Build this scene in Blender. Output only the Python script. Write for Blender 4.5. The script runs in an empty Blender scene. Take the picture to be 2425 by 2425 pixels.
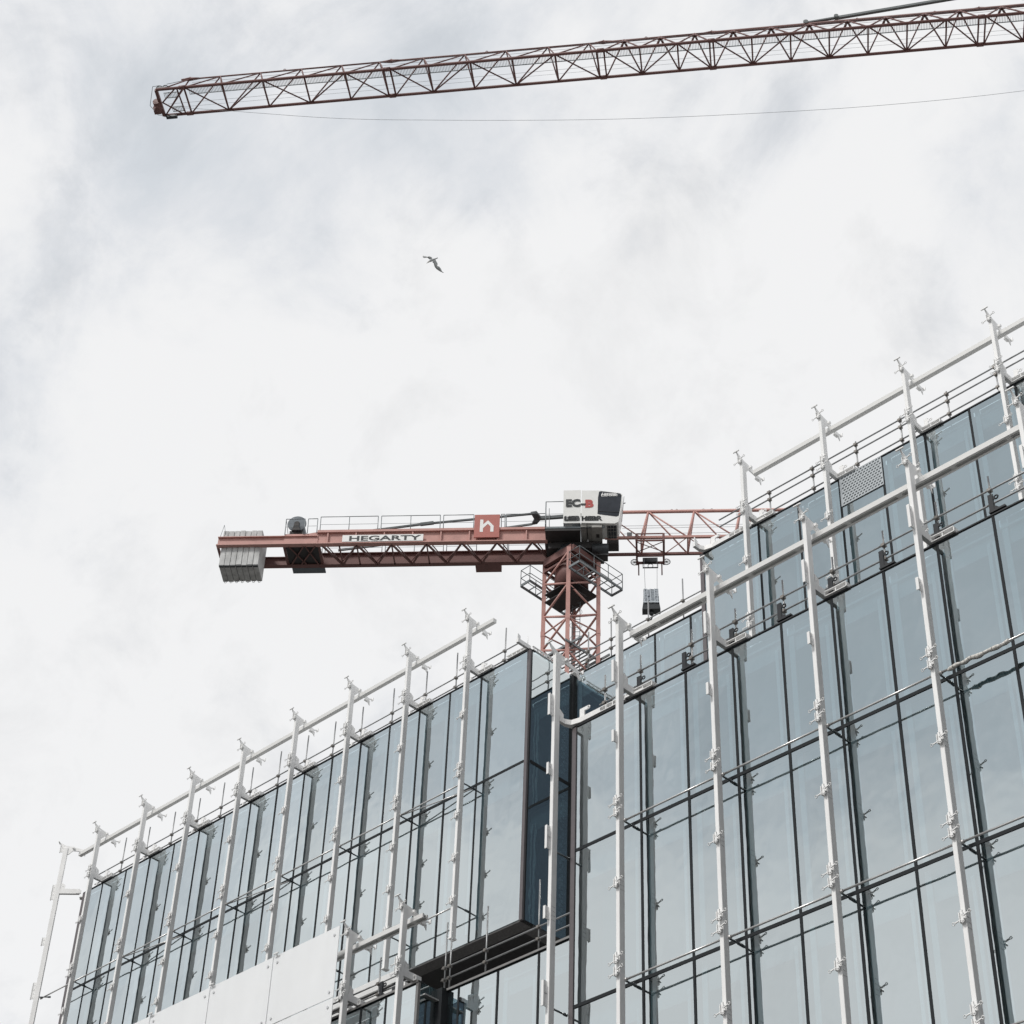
import bpy, math, random
from mathutils import Vector, Matrix
random.seed(7)
C = bpy.context.scene.collection
R = math.radians

# ------------------------------------------------------------------ camera
cam = bpy.data.cameras.new('camera'); cam_o = bpy.data.objects.new('camera', cam); C.objects.link(cam_o)
cr = Vector((0.7175239, 0.69584202, 0.03103763)); cu = Vector((0.43207464, -0.47960372, 0.76373541)); cf = Vector((-0.54632496, 0.53458783, 0.64478282))
m = Matrix.Identity(4)
for i in range(3):
    m[i][0] = cr[i]; m[i][1] = cu[i]; m[i][2] = -cf[i]
cam_o.matrix_world = m
cam.sensor_width = 36; cam.lens = 36*4790.956/2425; cam.clip_end = 3000; cam.clip_start = 0.1
sc = bpy.context.scene; sc.camera = cam_o
sc.view_settings.view_transform = 'Standard'; sc.view_settings.look = 'None'; sc.view_settings.exposure = 0.05; sc.view_settings.gamma = 1
sc.cycles.caustics_reflective = False; sc.cycles.caustics_refractive = False

# ------------------------------------------------------------------ sky and light
SUN_EL, SUN_AZ = R(46), R(182)          # azimuth of the sun, from +Y clockwise
w = bpy.data.worlds.new('World'); sc.world = w; w.use_nodes = True
nt = w.node_tree; N = nt.nodes; Lk = nt.links; N.clear()
def nd(t, **k):
    n = N.new(t)
    for a, b in k.items(): setattr(n, a, b)
    return n
LOBES = (((-.62, .20, .76), 1, 14, .20), ((-.52, .38, .765), 1, 7, .20), ((-.39, .43, .82), 1, 9, .24), ((-.69, .28, .66), 1, 6, .13), ((-.555, .49, .67), 1, 8, -.24), ((-.42, .62, .66), 1, 10, -.20), ((-.70, .50, .50), 1, 14, -.12),
         ((-.36, -.58, .76), 8, 26, .80), ((-.50, -.78, .42), 6, 24, -.48), ((-.60, -.45, .66), 3, 20, .16))
out = nd('ShaderNodeOutputWorld'); bgn = nd('ShaderNodeBackground'); bgc = nd('ShaderNodeBackground'); mix = nd('ShaderNodeMixShader')
sky = nd('ShaderNodeTexSky', sky_type='NISHITA', sun_disc=False, sun_elevation=SUN_EL, sun_rotation=SUN_AZ)
Lk.new(sky.outputs[0], bgn.inputs[0]); bgn.inputs[1].default_value = 0.10
tc = nd('ShaderNodeTexCoord')
def wnoise(scale, detail, rough, dist=0.0, off=(0, 0, 0), sc3=(1, 1, 1)):
    mp = nd('ShaderNodeMapping'); Lk.new(tc.outputs['Generated'], mp.inputs[0]); mp.inputs['Location'].default_value = off; mp.inputs['Scale'].default_value = sc3
    n = nd('ShaderNodeTexNoise'); n.inputs['Scale'].default_value = scale; n.inputs['Detail'].default_value = detail
    n.inputs['Roughness'].default_value = rough; n.inputs['Distortion'].default_value = dist
    Lk.new(mp.outputs[0], n.inputs['Vector']); return n.outputs['Fac']
def wmath(op, a, b=None, clamp=False):
    n = nd('ShaderNodeMath', operation=op, use_clamp=clamp)
    for i, v in enumerate((a, b)):
        if v is None: continue
        if isinstance(v, (int, float)): n.inputs[i].default_value = v
        else: Lk.new(v, n.inputs[i])
    return n.outputs[0]
def wlobe(d, lo, hi, amt):              # broad patch of thinner or thicker cloud around a direction
    v = Vector(d).normalized(); dp = nd('ShaderNodeVectorMath', operation='DOT_PRODUCT')
    nz = nd('ShaderNodeVectorMath', operation='NORMALIZE'); Lk.new(tc.outputs['Generated'], nz.inputs[0])
    Lk.new(nz.outputs[0], dp.inputs[0]); dp.inputs[1].default_value = v
    mr = nd('ShaderNodeMapRange', interpolation_type='SMOOTHSTEP'); Lk.new(dp.outputs['Value'], mr.inputs[0])
    mr.inputs[1].default_value = math.cos(R(hi)); mr.inputs[2].default_value = math.cos(R(lo)); mr.inputs[3].default_value = 0; mr.inputs[4].default_value = amt
    return mr.outputs[0]
n1 = wnoise(6.0, 8, 0.60, 0.5, (3.1, 0.4, 1.7)); n2 = wnoise(15, 7, 0.62, 0.3, (0.3, 5.2, 0.9)); n3 = wnoise(2.2, 3, 0.5, 0.3, (7.3, 2.2, 4.9))
grey = wmath('ADD', wmath('ADD', wmath('MULTIPLY', n1, 1.3), wmath('MULTIPLY', n2, 0.62)), wmath('MULTIPLY', n3, 0.35))
# thinner, greyer cloud in these directions (positive), thick white cloud in those (negative)
for args in LOBES:
    grey = wmath('ADD', grey, wlobe(*args))
fac = nd('ShaderNodeMapRange', interpolation_type='SMOOTHSTEP'); Lk.new(grey, fac.inputs[0])
fac.inputs[1].default_value = 1.04; fac.inputs[2].default_value = 1.62
ramp = nd('ShaderNodeValToRGB'); Lk.new(fac.outputs[0], ramp.inputs[0])   # white cloud to thin grey-blue cloud
e = ramp.color_ramp.elements
e[0].position = 0; e[0].color = (0.915, 0.914, 0.914, 1); e[1].position = 1; e[1].color = (0.665, 0.70, 0.74, 1)
k = ramp.color_ramp.elements.new(0.5); k.color = (0.775, 0.792, 0.818, 1)
# one break in the cloud, high behind the viewer, showing deep blue
brk = wmath('ADD', wlobe((.56, -.56, .60), 12, 26, 1.0), wmath('MULTIPLY', wmath('SUBTRACT', n2, 0.5), 0.5), True)
# heavier cloud added behind the viewer to darken reflections in the upper glass
hv = wlobe((-.34, -.56, .76), 8, 23, 0.9)
hv = wmath('MULTIPLY', hv, wmath('ADD', wmath('MULTIPLY', wmath('SUBTRACT', n1, 0.5), 1.6), 0.95), True)
hm = nd('ShaderNodeMixRGB'); Lk.new(hv, hm.inputs[0]); Lk.new(ramp.outputs[0], hm.inputs[1]); hm.inputs[2].default_value = (0.47, 0.525, 0.56, 1)
cm = nd('ShaderNodeMixRGB'); Lk.new(brk, cm.inputs[0]); Lk.new(hm.outputs[0], cm.inputs[1]); cm.inputs[2].default_value = (0.075, 0.092, 0.11, 1)
Lk.new(cm.outputs[0], bgc.inputs[0]); bgc.inputs[1].default_value = 1.0
mix.inputs[0].default_value = 0.93
Lk.new(bgn.outputs[0], mix.inputs[1]); Lk.new(bgc.outputs[0], mix.inputs[2]); Lk.new(mix.outputs[0], out.inputs[0])

sl = bpy.data.lights.new('sun', 'SUN'); sl.energy = 2.2; sl.angle = R(12); sl.color = (1, 0.965, 0.92)
so = bpy.data.objects.new('sun', sl); C.objects.link(so)
sd = Vector((math.sin(SUN_AZ)*math.cos(SUN_EL), math.cos(SUN_AZ)*math.cos(SUN_EL), math.sin(SUN_EL)))
so.rotation_euler = sd.to_track_quat('Z', 'Y').to_euler()

# ------------------------------------------------------------------ materials
M = {}
def mat(name, col, rough=0.5, metal=0.0, vary=0.0, scale=3.0, stretch=(1, 1, 1), bump=0.0, spec=0.5):
    mt = bpy.data.materials.new(name); mt.use_nodes = True; t = mt.node_tree; b = t.nodes['Principled BSDF']
    b.inputs['Base Color'].default_value = (*col, 1); b.inputs['Roughness'].default_value = rough; b.inputs['Metallic'].default_value = metal
    b.inputs['Specular IOR Level'].default_value = spec
    if vary or bump:
        tcn = t.nodes.new('ShaderNodeTexCoord'); mp = t.nodes.new('ShaderNodeMapping'); mp.inputs['Scale'].default_value = stretch
        ns = t.nodes.new('ShaderNodeTexNoise'); ns.inputs['Scale'].default_value = scale; ns.inputs['Detail'].default_value = 6; ns.inputs['Roughness'].default_value = 0.65
        t.links.new(tcn.outputs['Object'], mp.inputs[0]); t.links.new(mp.outputs[0], ns.inputs['Vector'])
        rp = t.nodes.new('ShaderNodeValToRGB'); t.links.new(ns.outputs['Fac'], rp.inputs[0])
        rp.color_ramp.elements[0].position = 0.3; rp.color_ramp.elements[1].position = 0.7
        rp.color_ramp.elements[0].color = (*[max(0, c*(1-vary)) for c in col], 1); rp.color_ramp.elements[1].color = (*[min(1, c*(1+vary*0.6)) for c in col], 1)
        t.links.new(rp.outputs[0], b.inputs['Base Color'])
        if bump:
            bp = t.nodes.new('ShaderNodeBump'); bp.inputs['Strength'].default_value = bump; t.links.new(ns.outputs['Fac'], bp.inputs['Height']); t.links.new(bp.outputs[0], b.inputs['Normal'])
    M[name] = mt; return mt
mat('white_paint', (0.85, 0.85, 0.845), 0.45, 0, 0.08, 5, (1, 1, .3))
mat('louvre_paint', (0.44, 0.475, 0.50), 0.5)
mat('beam_paint', (0.70, 0.70, 0.69), 0.5, 0, 0.02, 3, (.3, 1, 1))
mat('plate_steel', (0.60, 0.61, 0.62), 0.4, 0.3, 0.12, 14)
mat('rod_steel', (0.62, 0.61, 0.60), 0.3, 0.6, 0.1, 12)
mat('strut_steel_shaded', (0.10, 0.115, 0.125), 0.4, 0.3, 0.2, 12)  # strut steel darkened, its shadow put into the colour
mat('galvanised', (0.30, 0.305, 0.31), 0.42, 0.5, 0.22, 9)
mat('coupler_steel', (0.22, 0.205, 0.19), 0.5, 0.5, 0.3, 20)
mat('black_gasket', (0.030, 0.033, 0.036), 0.6, spec=0.08)
mat('bronze_frame', (0.135, 0.12, 0.125), 0.4, 0.3, 0.1, 6)
mat('black_steel', (0.028, 0.03, 0.034), 0.5, spec=0.25)
mat('lining_light', (0.58, 0.60, 0.60), 0.8)
mat('lining_mid', (0.30, 0.325, 0.33), 0.8, 0, 0.06, 2)
mat('core_dark', (0.045, 0.058, 0.064), 0.8, 0, 0.18, 0.9)
mat('core_side', (0.02, 0.028, 0.034), 0.8, 0, 0.2, 0.9)
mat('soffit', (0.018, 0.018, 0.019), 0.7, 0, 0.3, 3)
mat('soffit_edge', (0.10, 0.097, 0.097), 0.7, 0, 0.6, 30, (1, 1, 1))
mat('coping', (0.24, 0.235, 0.23), 0.45, 0.3, 0.1, 4)
mat('board', (0.74, 0.745, 0.74), 0.6, 0, 0.05, 4)
mat('concrete', (0.56, 0.565, 0.56), 0.85, 0, 0.30, 3.0, (1, 1, .4), 0.15)
mat('concrete_dark', (0.25, 0.25, 0.245), 0.9, 0, 0.5, 3.0, (1, 1, .4), 0.15)
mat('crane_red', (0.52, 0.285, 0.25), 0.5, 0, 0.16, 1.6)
mat('crane_red_shaded', (0.17, 0.078, 0.07), 0.55, 0, 0.16, 2.2)  # crane red with underside and backlit shade put into the colour
mat('crane_dark', (0.034, 0.031, 0.031), 0.6, 0.0, 0.3, 2)
mat('machinery', (0.05, 0.055, 0.06), 0.45, 0.3, 0.3, 3)
mat('crane_grey', (0.20, 0.22, 0.23), 0.45, 0.4, 0.15, 5)
mat('drum_grey', (0.13, 0.15, 0.17), 0.5, 0.2, 0.2, 4)
mat('cab_white', (0.80, 0.80, 0.78), 0.4, 0, 0.04, 2)
mat('cab_grey', (0.34, 0.33, 0.31), 0.6, 0, 0.2, 4)
mat('cab_glass', (0.05, 0.055, 0.065), 0.3, 0, 0.25, 1.2, spec=0.15)
mat('letter_black', (0.03, 0.033, 0.036), 0.5)
mat('letter_red', (0.42, 0.075, 0.07), 0.5)
mat('letter_white', (0.85, 0.85, 0.84), 0.5)
mat('sign_red', (0.45, 0.15, 0.125), 0.5, 0, 0.05, 2)
mat('bundle_grey', (0.25, 0.28, 0.31), 0.7)
mat('block_blue', (0.58, 0.63, 0.68), 0.5, 0, 0.1, 4)
mat('pendant_steel', (0.12, 0.13, 0.135), 0.45, 0.4, 0.2, 3)
mat('tie_steel', (0.20, 0.215, 0.215), 0.4, 0.3, 0.1, 3)
mat('cable', (0.28, 0.29, 0.30), 0.6)
mat('grating', (0.16, 0.18, 0.19), 0.6, 0.3)
mat('wrap', (0.70, 0.68, 0.64), 0.55, 0, 0.35, 25, (1, 1, 1), 0.6)
mat('ground', (0.13, 0.13, 0.125), 0.9, 0, 0.3, 0.3, (1, 1, 1), 0.1)
mat('asphalt', (0.055, 0.055, 0.056), 0.9, 0, 0.3, 2)
mat('road_paint', (0.75, 0.75, 0.72), 0.7)
mat('gull_grey', (0.52, 0.54, 0.54), 0.8, 0, 0.25, 5)
mat('gull_white', (0.75, 0.75, 0.72), 0.8)
mat('gull_dark', (0.10, 0.10, 0.11), 0.8)

def glass(name, a, b, tint=(0.86, 0.94, 0.98), tr=(0.80, 0.92, 0.95)):   # coated curtain-wall glass: reflectance rises from a as the view gets shallower
    mt = bpy.data.materials.new(name); mt.use_nodes = True; t = mt.node_tree; t.nodes.clear(); L = t.links.new
    o = t.nodes.new('ShaderNodeOutputMaterial'); g = t.nodes.new('ShaderNodeBsdfGlossy'); tp = t.nodes.new('ShaderNodeBsdfTransparent'); mx = t.nodes.new('ShaderNodeMixShader')
    
    oi = t.nodes.new('ShaderNodeObjectInfo'); vr = t.nodes.new('ShaderNodeMapRange'); vr.inputs[3].default_value = 0.90; vr.inputs[4].default_value = 1.03; L(oi.outputs['Random'], vr.inputs[0])
    vm = t.nodes.new('ShaderNodeVectorMath'); vm.operation = 'SCALE'; vm.inputs[0].default_value = tint; L(vr.outputs[0], vm.inputs['Scale']); L(vm.outputs[0], g.inputs['Color'])
    g.inputs['Roughness'].default_value = 0.012; tp.inputs['Color'].default_value = (*tr, 1)
    lw = t.nodes.new('ShaderNodeLayerWeight'); lw.inputs['Blend'].default_value = 0.5
    mr = t.nodes.new('ShaderNodeMapRange'); mr.inputs[3].default_value = a; mr.inputs[4].default_value = b; L(lw.outputs['Facing'], mr.inputs[0])
    geo = t.nodes.new('ShaderNodeNewGeometry'); inv = t.nodes.new('ShaderNodeMath'); inv.operation = 'SUBTRACT'; inv.inputs[0].default_value = 1; L(geo.outputs['Backfacing'], inv.inputs[1])
    mu = t.nodes.new('ShaderNodeMath'); mu.operation = 'MULTIPLY'; L(mr.outputs[0], mu.inputs[0]); L(inv.outputs[0], mu.inputs[1])
    ns = t.nodes.new('ShaderNodeTexNoise'); ns.inputs['Scale'].default_value = 0.9; ns.inputs['Detail'].default_value = 2
    tcn = t.nodes.new('ShaderNodeTexCoord'); L(tcn.outputs['Object'], ns.inputs['Vector'])
    bp = t.nodes.new('ShaderNodeBump'); bp.inputs['Strength'].default_value = 0.06; bp.inputs['Distance'].default_value = 0.12; L(ns.outputs['Fac'], bp.inputs['Height']); L(bp.outputs[0], g.inputs['Normal'])
    L(mu.outputs[0], mx.inputs[0]); L(tp.outputs[0], mx.inputs[1]); L(g.outputs[0], mx.inputs[2]); L(mx.outputs[0], o.inputs[0]); M[name] = mt
glass('facade_glass', 0.53, 0.95, (0.885, 0.955, 0.965), (0.78, 0.90, 0.94))
# pale outer-skin glass
mt = bpy.data.materials.new('skin_glass'); mt.use_nodes = True; t = mt.node_tree; t.nodes.clear()
o_ = t.nodes.new('ShaderNodeOutputMaterial'); g_ = t.nodes.new('ShaderNodeBsdfPrincipled'); tp_ = t.nodes.new('ShaderNodeBsdfTransparent'); mx_ = t.nodes.new('ShaderNodeMixShader')
g_.inputs['Base Color'].default_value = (0.90, 0.915, 0.925, 1); g_.inputs['Roughness'].default_value = 0.08; g_.inputs['Coat Weight'].default_value = 0.6; g_.inputs['Coat Roughness'].default_value = 0.02
nn = t.nodes.new('ShaderNodeTexNoise'); nn.inputs['Scale'].default_value = 0.8; nn.inputs['Detail'].default_value = 4
tcn = t.nodes.new('ShaderNodeTexCoord'); mpn = t.nodes.new('ShaderNodeMapping'); mpn.inputs['Scale'].default_value = (1, 1, .35)
t.links.new(tcn.outputs['Object'], mpn.inputs[0]); t.links.new(mpn.outputs[0], nn.inputs['Vector'])
mr_ = t.nodes.new('ShaderNodeMapRange'); mr_.inputs[3].default_value = 0.74; mr_.inputs[4].default_value = 0.92; t.links.new(nn.outputs['Fac'], mr_.inputs[0]); t.links.new(mr_.outputs[0], mx_.inputs[0])
t.links.new(tp_.outputs[0], mx_.inputs[1]); t.links.new(g_.outputs[0], mx_.inputs[2]); t.links.new(mx_.outputs[0], o_.inputs[0]); M['skin_glass'] = mt

# ------------------------------------------------------------------ helpers
def V(*a): return Vector(a)
class MB:
    def __init__(s): s.v = []; s.f = []; s.sm = []
    def _add(s, vs, fs, sm=False):
        n = len(s.v); s.v += [tuple(p) for p in vs]; s.f += [tuple(i+n for i in f) for f in fs]; s.sm += [sm]*len(fs); return s
    def box(s, x0, x1, y0, y1, z0, z1):
        return s._add([(x0, y0, z0), (x1, y0, z0), (x1, y1, z0), (x0, y1, z0), (x0, y0, z1), (x1, y0, z1), (x1, y1, z1), (x0, y1, z1)],
                      [(0, 3, 2, 1), (4, 5, 6, 7), (0, 1, 5, 4), (1, 2, 6, 5), (2, 3, 7, 6), (3, 0, 4, 7)])
    def bar(s, p, q, w, h=None, up=(0, 0, 1)):
        h = h or w; p = Vector(p); q = Vector(q); d = (q-p).normalized(); up = Vector(up)
        if abs(d.dot(up)) > .98: up = Vector((0, 1, 0)) if abs(d.y) < .9 else Vector((1, 0, 0))
        a = d.cross(up).normalized()*(w/2); b = a.cross(d).normalized()*(h/2)
        return s._add([p-a-b, p+a-b, p+a+b, p-a+b, q-a-b, q+a-b, q+a+b, q-a+b], [(0, 1, 2, 3), (7, 6, 5, 4), (0, 4, 5, 1), (1, 5, 6, 2), (2, 6, 7, 3), (3, 7, 4, 0)])
    def tube(s, p, q, r, n=8, r2=None):
        p = Vector(p); q = Vector(q); d = (q-p).normalized(); a = d.orthogonal().normalized(); b = d.cross(a); r2 = r if r2 is None else r2
        ring = [(a*math.cos(2*math.pi*i/n)+b*math.sin(2*math.pi*i/n)) for i in range(n)]
        k = len(s.v); s.v += [tuple(p+c*r) for c in ring]+[tuple(q+c*r2) for c in ring]
        for i in range(n):
            j = (i+1) % n; s.f.append((k+i, k+j, k+n+j, k+n+i)); s.sm.append(True)
        s.f += [tuple(k+i for i in reversed(range(n))), tuple(k+n+i for i in range(n))]; s.sm += [False, False]; return s
    def path(s, pts, r, n=6):
        for a, b in zip(pts, pts[1:]): s.tube(a, b, r, n)
        return s
    def ring(s, c, ax, R_, r, n=12, m=5):
        c = Vector(c); ax = Vector(ax).normalized(); a = ax.orthogonal().normalized(); b = ax.cross(a); k = len(s.v)
        for i in range(n):
            t = 2*math.pi*i/n; e = a*math.cos(t)+b*math.sin(t)
            for j in range(m):
                u = 2*math.pi*j/m; s.v.append(tuple(c+e*(R_+r*math.cos(u))+ax*(r*math.sin(u))))
        for i in range(n):
            for j in range(m):
                s.f.append((k+i*m+j, k+((i+1) % n)*m+j, k+((i+1) % n)*m+(j+1) % m, k+i*m+(j+1) % m)); s.sm.append(True)
        return s
    def prism(s, pts, off):               # polygon (3D points, planar) extruded by a vector
        n = len(pts); off = Vector(off); pts = [Vector(p) for p in pts]
        return s._add(pts+[p+off for p in pts], [tuple(range(n)), tuple(range(2*n-1, n-1, -1))]+[(i, i+n, (i+1) % n+n, (i+1) % n) for i in range(n)])
    def build(s, name, m, parent=None, loc=(0, 0, 0), bevel=0):
        me = bpy.data.meshes.new(name); me.from_pydata(s.v, [], s.f); me.polygons.foreach_set('use_smooth', s.sm); me.validate()
        import bmesh
        bm = bmesh.new(); bm.from_mesh(me); bmesh.ops.recalc_face_normals(bm, faces=bm.faces)
        if bevel: bmesh.ops.bevel(bm, geom=bm.edges[:], offset=bevel, segments=1, affect='EDGES')
        bm.to_mesh(me); bm.free()
        me.materials.append(M[m]); o = bpy.data.objects.new(name, me); C.objects.link(o); o.location = loc
        if parent: o.parent = parent
        return o
def tag(o, label=None, cat=None, group=None, kind=None):
    for a, b in (('label', label), ('category', cat), ('group', group), ('kind', kind)):
        if b: o[a] = b
    return o
def empty(name, loc, rz=0):
    o = bpy.data.objects.new(name, None); C.objects.link(o); o.location = loc; o.rotation_euler = (0, 0, rz); o.empty_display_size = .3; return o
def copy_tree(o, parent=None):
    c = o.copy(); C.objects.link(c); c.parent = parent
    for ch in list(o.children): copy_tree(ch, c)
    return c
def text(s, size, depth, name, m, parent, loc, rot, sx=1.0, bold=0.0, align='LEFT'):
    cu_ = bpy.data.curves.new(name, 'FONT'); cu_.body = s; cu_.size = size; cu_.extrude = depth; cu_.offset = bold; cu_.align_x = align; cu_.resolution_u = 3
    to = bpy.data.objects.new(name+'_tmp', cu_); C.objects.link(to); dg = bpy.context.evaluated_depsgraph_get()
    me = bpy.data.meshes.new_from_object(to.evaluated_get(dg)); bpy.data.objects.remove(to)
    me.name = name; me.materials.clear(); me.materials.append(M[m])
    o = bpy.data.objects.new(name, me); C.objects.link(o); o.parent = parent; o.location = loc; o.rotation_euler = rot; o.scale = (sx, 1, 1); return o
ORD = ['first', 'second', 'third', 'fourth', 'fifth', 'sixth', 'seventh', 'eighth', 'ninth', 'tenth', 'eleventh', 'twelfth', 'thirteenth', 'fourteenth', 'fifteenth', 'sixteenth', 'seventeenth', 'eighteenth', 'nineteenth', 'twentieth']
G0 = -1.7

# ------------------------------------------------------------------ ground
g = MB().box(-900, 900, -900, 900, G0-1, G0).build('ground', 'ground'); tag(g, kind='structure')
g = MB().box(-400, 400, -3, 9, G0-.2, G0+.004).build('road', 'asphalt'); tag(g, kind='structure')
mb = MB()
for i in range(-60, 60): mb.box(i*6, i*6+3, 2.95, 3.07, G0, G0+.008)
tag(mb.build('road_markings', 'road_paint'), kind='structure')
mb = MB().box(-400, 400, 9, 9.3, G0-.2, G0+.13).box(-400, 400, 9.3, 31, G0-.2, G0+.12)
tag(mb.build('pavement', 'ground'), kind='structure')

# ------------------------------------------------------------------ building
YB, YR, YL, YU, YW = 38.25, 31.7, 34.3, 40.35, 35.2
XB, XR0, XT0, XL0, XE = -37.96, -29.8, -30.65, -62.4, -6.5
PB, PR, PL = 39.58, 29.45, 26.05          # parapet heights
bld = empty('office_building', (-35, 38, G0))
tag(bld, 'blue-grey glazed office block with stepped wings behind white posts', 'building')
def bpart(mb, name, m, lab=None):
    o = mb.build(name, m, bld, (35, -38, -G0))
    if lab: o['label'] = lab
    return o
mb = MB()
mb.box(XL0+.1, XE-.1, 41.0, 52, G0, PB-.25)                       # main body
mb.box(XL0+.1, XB-.5, YB+.62, 41.05, 30.0, PB-.2)                 # upper left bay
mb.box(XT0+.45, XE-.1, YB+.62, 41.05, PR+.2, PB-.2)               # upper right bay
mb.box(XR0+.45, XE-.1, YR+.62, 41.05, G0, PR-.35)                 # right wing
mb.box(XL0+.1, XB-.5, YL+.62, 41.05, G0, PL-.35)                  # lower left wing
mb.box(XB-.5, XR0+.46, YW+.62, 41.05, G0, PL-.36)                 # link
bpart(mb, 'wall', 'core_dark')
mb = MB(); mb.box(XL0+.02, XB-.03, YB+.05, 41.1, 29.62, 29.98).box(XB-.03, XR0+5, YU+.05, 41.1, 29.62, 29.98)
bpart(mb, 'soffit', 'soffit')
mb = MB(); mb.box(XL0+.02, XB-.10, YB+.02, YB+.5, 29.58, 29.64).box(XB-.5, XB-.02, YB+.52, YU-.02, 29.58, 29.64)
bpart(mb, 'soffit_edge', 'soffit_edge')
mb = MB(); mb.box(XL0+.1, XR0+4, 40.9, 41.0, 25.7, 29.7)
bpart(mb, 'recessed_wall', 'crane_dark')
mb = MB(); mb.box(XL0+.1, XB+.1, YL+.15, 41, 25.68, 25.72).box(XB+.1, XR0+.3, YW+.15, 41, 25.68, 25.715).box(XR0+.2, XE-.1, YR+.15, YU, PR-.36, PR-.30)
bpart(mb, 'terrace_floor', 'concrete')
mb = MB(); mb.box(XL0+.1, XE-.1, YU+.2, 52, PB-.26, PB-.18).box(XL0+.1, XB-.1, YB+.2, YU+.2, PB-.26, PB-.18).box(XT0+.2, XE-.1, YB+.2, YU+.2, PB-.26, PB-.18); mb.box(XB-.55, XB-.03, YB+.05, YU+.3, PB-.12, PB-.06).box(XL0, XB, YB+.2, YB+.7, PB-.14, PB-.08); bpart(mb, 'roof', 'concrete')

panes = []                                # (area seen, mesh builder)
def pane(x0, x1, y, z0, z1, seen=True, m='facade_glass'):
    mb = MB(); t = .005
    a, b, c, d = [random.uniform(-t, t) for _ in range(4)]
    mb._add([(x0, y+a, z0), (x1, y+b, z0), (x1, y+c, z1), (x0, y+d, z1), (x0, y+.03, z0), (x1, y+.03, z0), (x1, y+.03, z1), (x0, y+.03, z1)],
            [(0, 1, 2, 3), (7, 6, 5, 4), (0, 4, 5, 1), (1, 5, 6, 2), (2, 6, 7, 3), (3, 7, 4, 0)])
    panes.append((seen, mb, m))
def xpane(x, y0, y1, z0, z1):             # pane on a side wall that faces +X
    mb = MB(); mb._add([(x, y0, z0), (x, y1, z0), (x, y1, z1), (x, y0, z1), (x-.03, y0, z0), (x-.03, y1, z0), (x-.03, y1, z1), (x-.03, y0, z1)],
            [(0, 1, 2, 3), (7, 6, 5, 4), (0, 4, 5, 1), (1, 5, 6, 2), (2, 6, 7, 3), (3, 7, 4, 0)])
    panes.append((True, mb, 'facade_glass'))
def facade(y, xs, zs, par, seen, strips=True, light_band=0.75, edge_l=None, edge_r=None):
    # xs mullion lines (with both ends), zs transom heights from the top down (first is the parapet)
    n = len(xs)
    for i in range(n-1):
        for j in range(len(zs)-1):
            pane(xs[i], xs[i+1], y, zs[j+1], zs[j], seen(xs[i], zs[j]))
    for i in range(1, n-1):
        bpart(MB().box(xs[i]-.036, xs[i]+.036, y-.012, y+.16, zs[-1], zs[0]-.02), 'mullion', 'black_gasket')
    for z in zs[1:-1]:
        bpart(MB().box(xs[0]+.02, xs[-1]-.02, y-.016, y+.14, z-.043, z+.043), 'transom', 'black_gasket')
    bpart(MB().box(xs[0]-.02, xs[-1]+.02, y-.03, y+.22, par-.02, par+.015), 'coping', 'black_steel')
    # light reveal linings beside the mullions and bands under each floor, just inside the glass
    lb, mbnd = MB(), MB()
    for i, x in enumerate(xs[:-1]):
        for j in range(len(zs)-1):
            z1 = zs[j]-.05; z0 = zs[j+1]+.05
            lb.box(x+.07, x+.22, y+.17, y+.20, z0, z1)
            if xs[i+1]-x > 1.2: lb.box(xs[i+1]-.36, xs[i+1]-.27, y+.17, y+.20, z0, z1-.5).box(xs[i+1]-.20, xs[i+1]-.14, y+.17, y+.20, z0, z1-.5)
            mbnd.box(x+.22, xs[i+1]-.04, y+.22, y+.25, z1-light_band, z1)
    bpart(lb, 'reveal_lining', 'lining_light'); bpart(mbnd, 'ceiling_band', 'lining_mid')

xsB = [XB]+[-40.22-1.4963*k for k in range(15)]+[XL0]; xsB = sorted(xsB)
facade(YB, xsB, [PB, 35.26, 29.64], PB, lambda x, z: True, edge_r=1)
xsT = [XT0, -28.38]+[-26.86+1.523*k for k in range(14)]; xsT = [x for x in xsT if x < XE-.3]+[XE]
facade(YB+.001, xsT, [PB+.02, 35.3, PR], PB+.02, lambda x, z: x < -18.5 and z > 36)
facade(YU, [XB, -35.86, -34.36, -32.85, -31.35], [PB, 35.26, 29.64], PB, lambda x, z: True)
xsR = [XR0, -27.52]+[-27.52+1.498*k for k in range(1, 15)]; xsR = [x for x in xsR if x < XE-.3]+[XE]
zR = [PR, 25.78, 21.60, 17.42, 13.2, 9.0, 4.8, G0+.3]
facade(YR, xsR, zR, PR, lambda x, z: z > 18 and x < -16.4)
xsL = sorted([XB, -39.28, -40.32]+[-41.82-1.4963*k for k in range(14)]+[XL0])
facade(YL, xsL, [PL, 21.8, 17.5, 13.2, 9.0, 4.8, G0+.3], PL, lambda x, z: x > -42 and z > 22)
facade(YW, [XB, -37.3, -35.79, -34.25, -32.75, -31.25, XR0], [PL, 21.8, 17.5, 13.2, 9.0, 4.8, G0+.3], PL, lambda x, z: z > 22)
bpart(MB().box(XB+.05, XR0-.05, YW-.06, YW-.032, PL-.035, PL+.03), 'coping', 'coping')
bpart(MB().box(XL0, XB, YL-.06, YL-.032, PL-.035, PL+.03), 'coping', 'coping')
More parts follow.
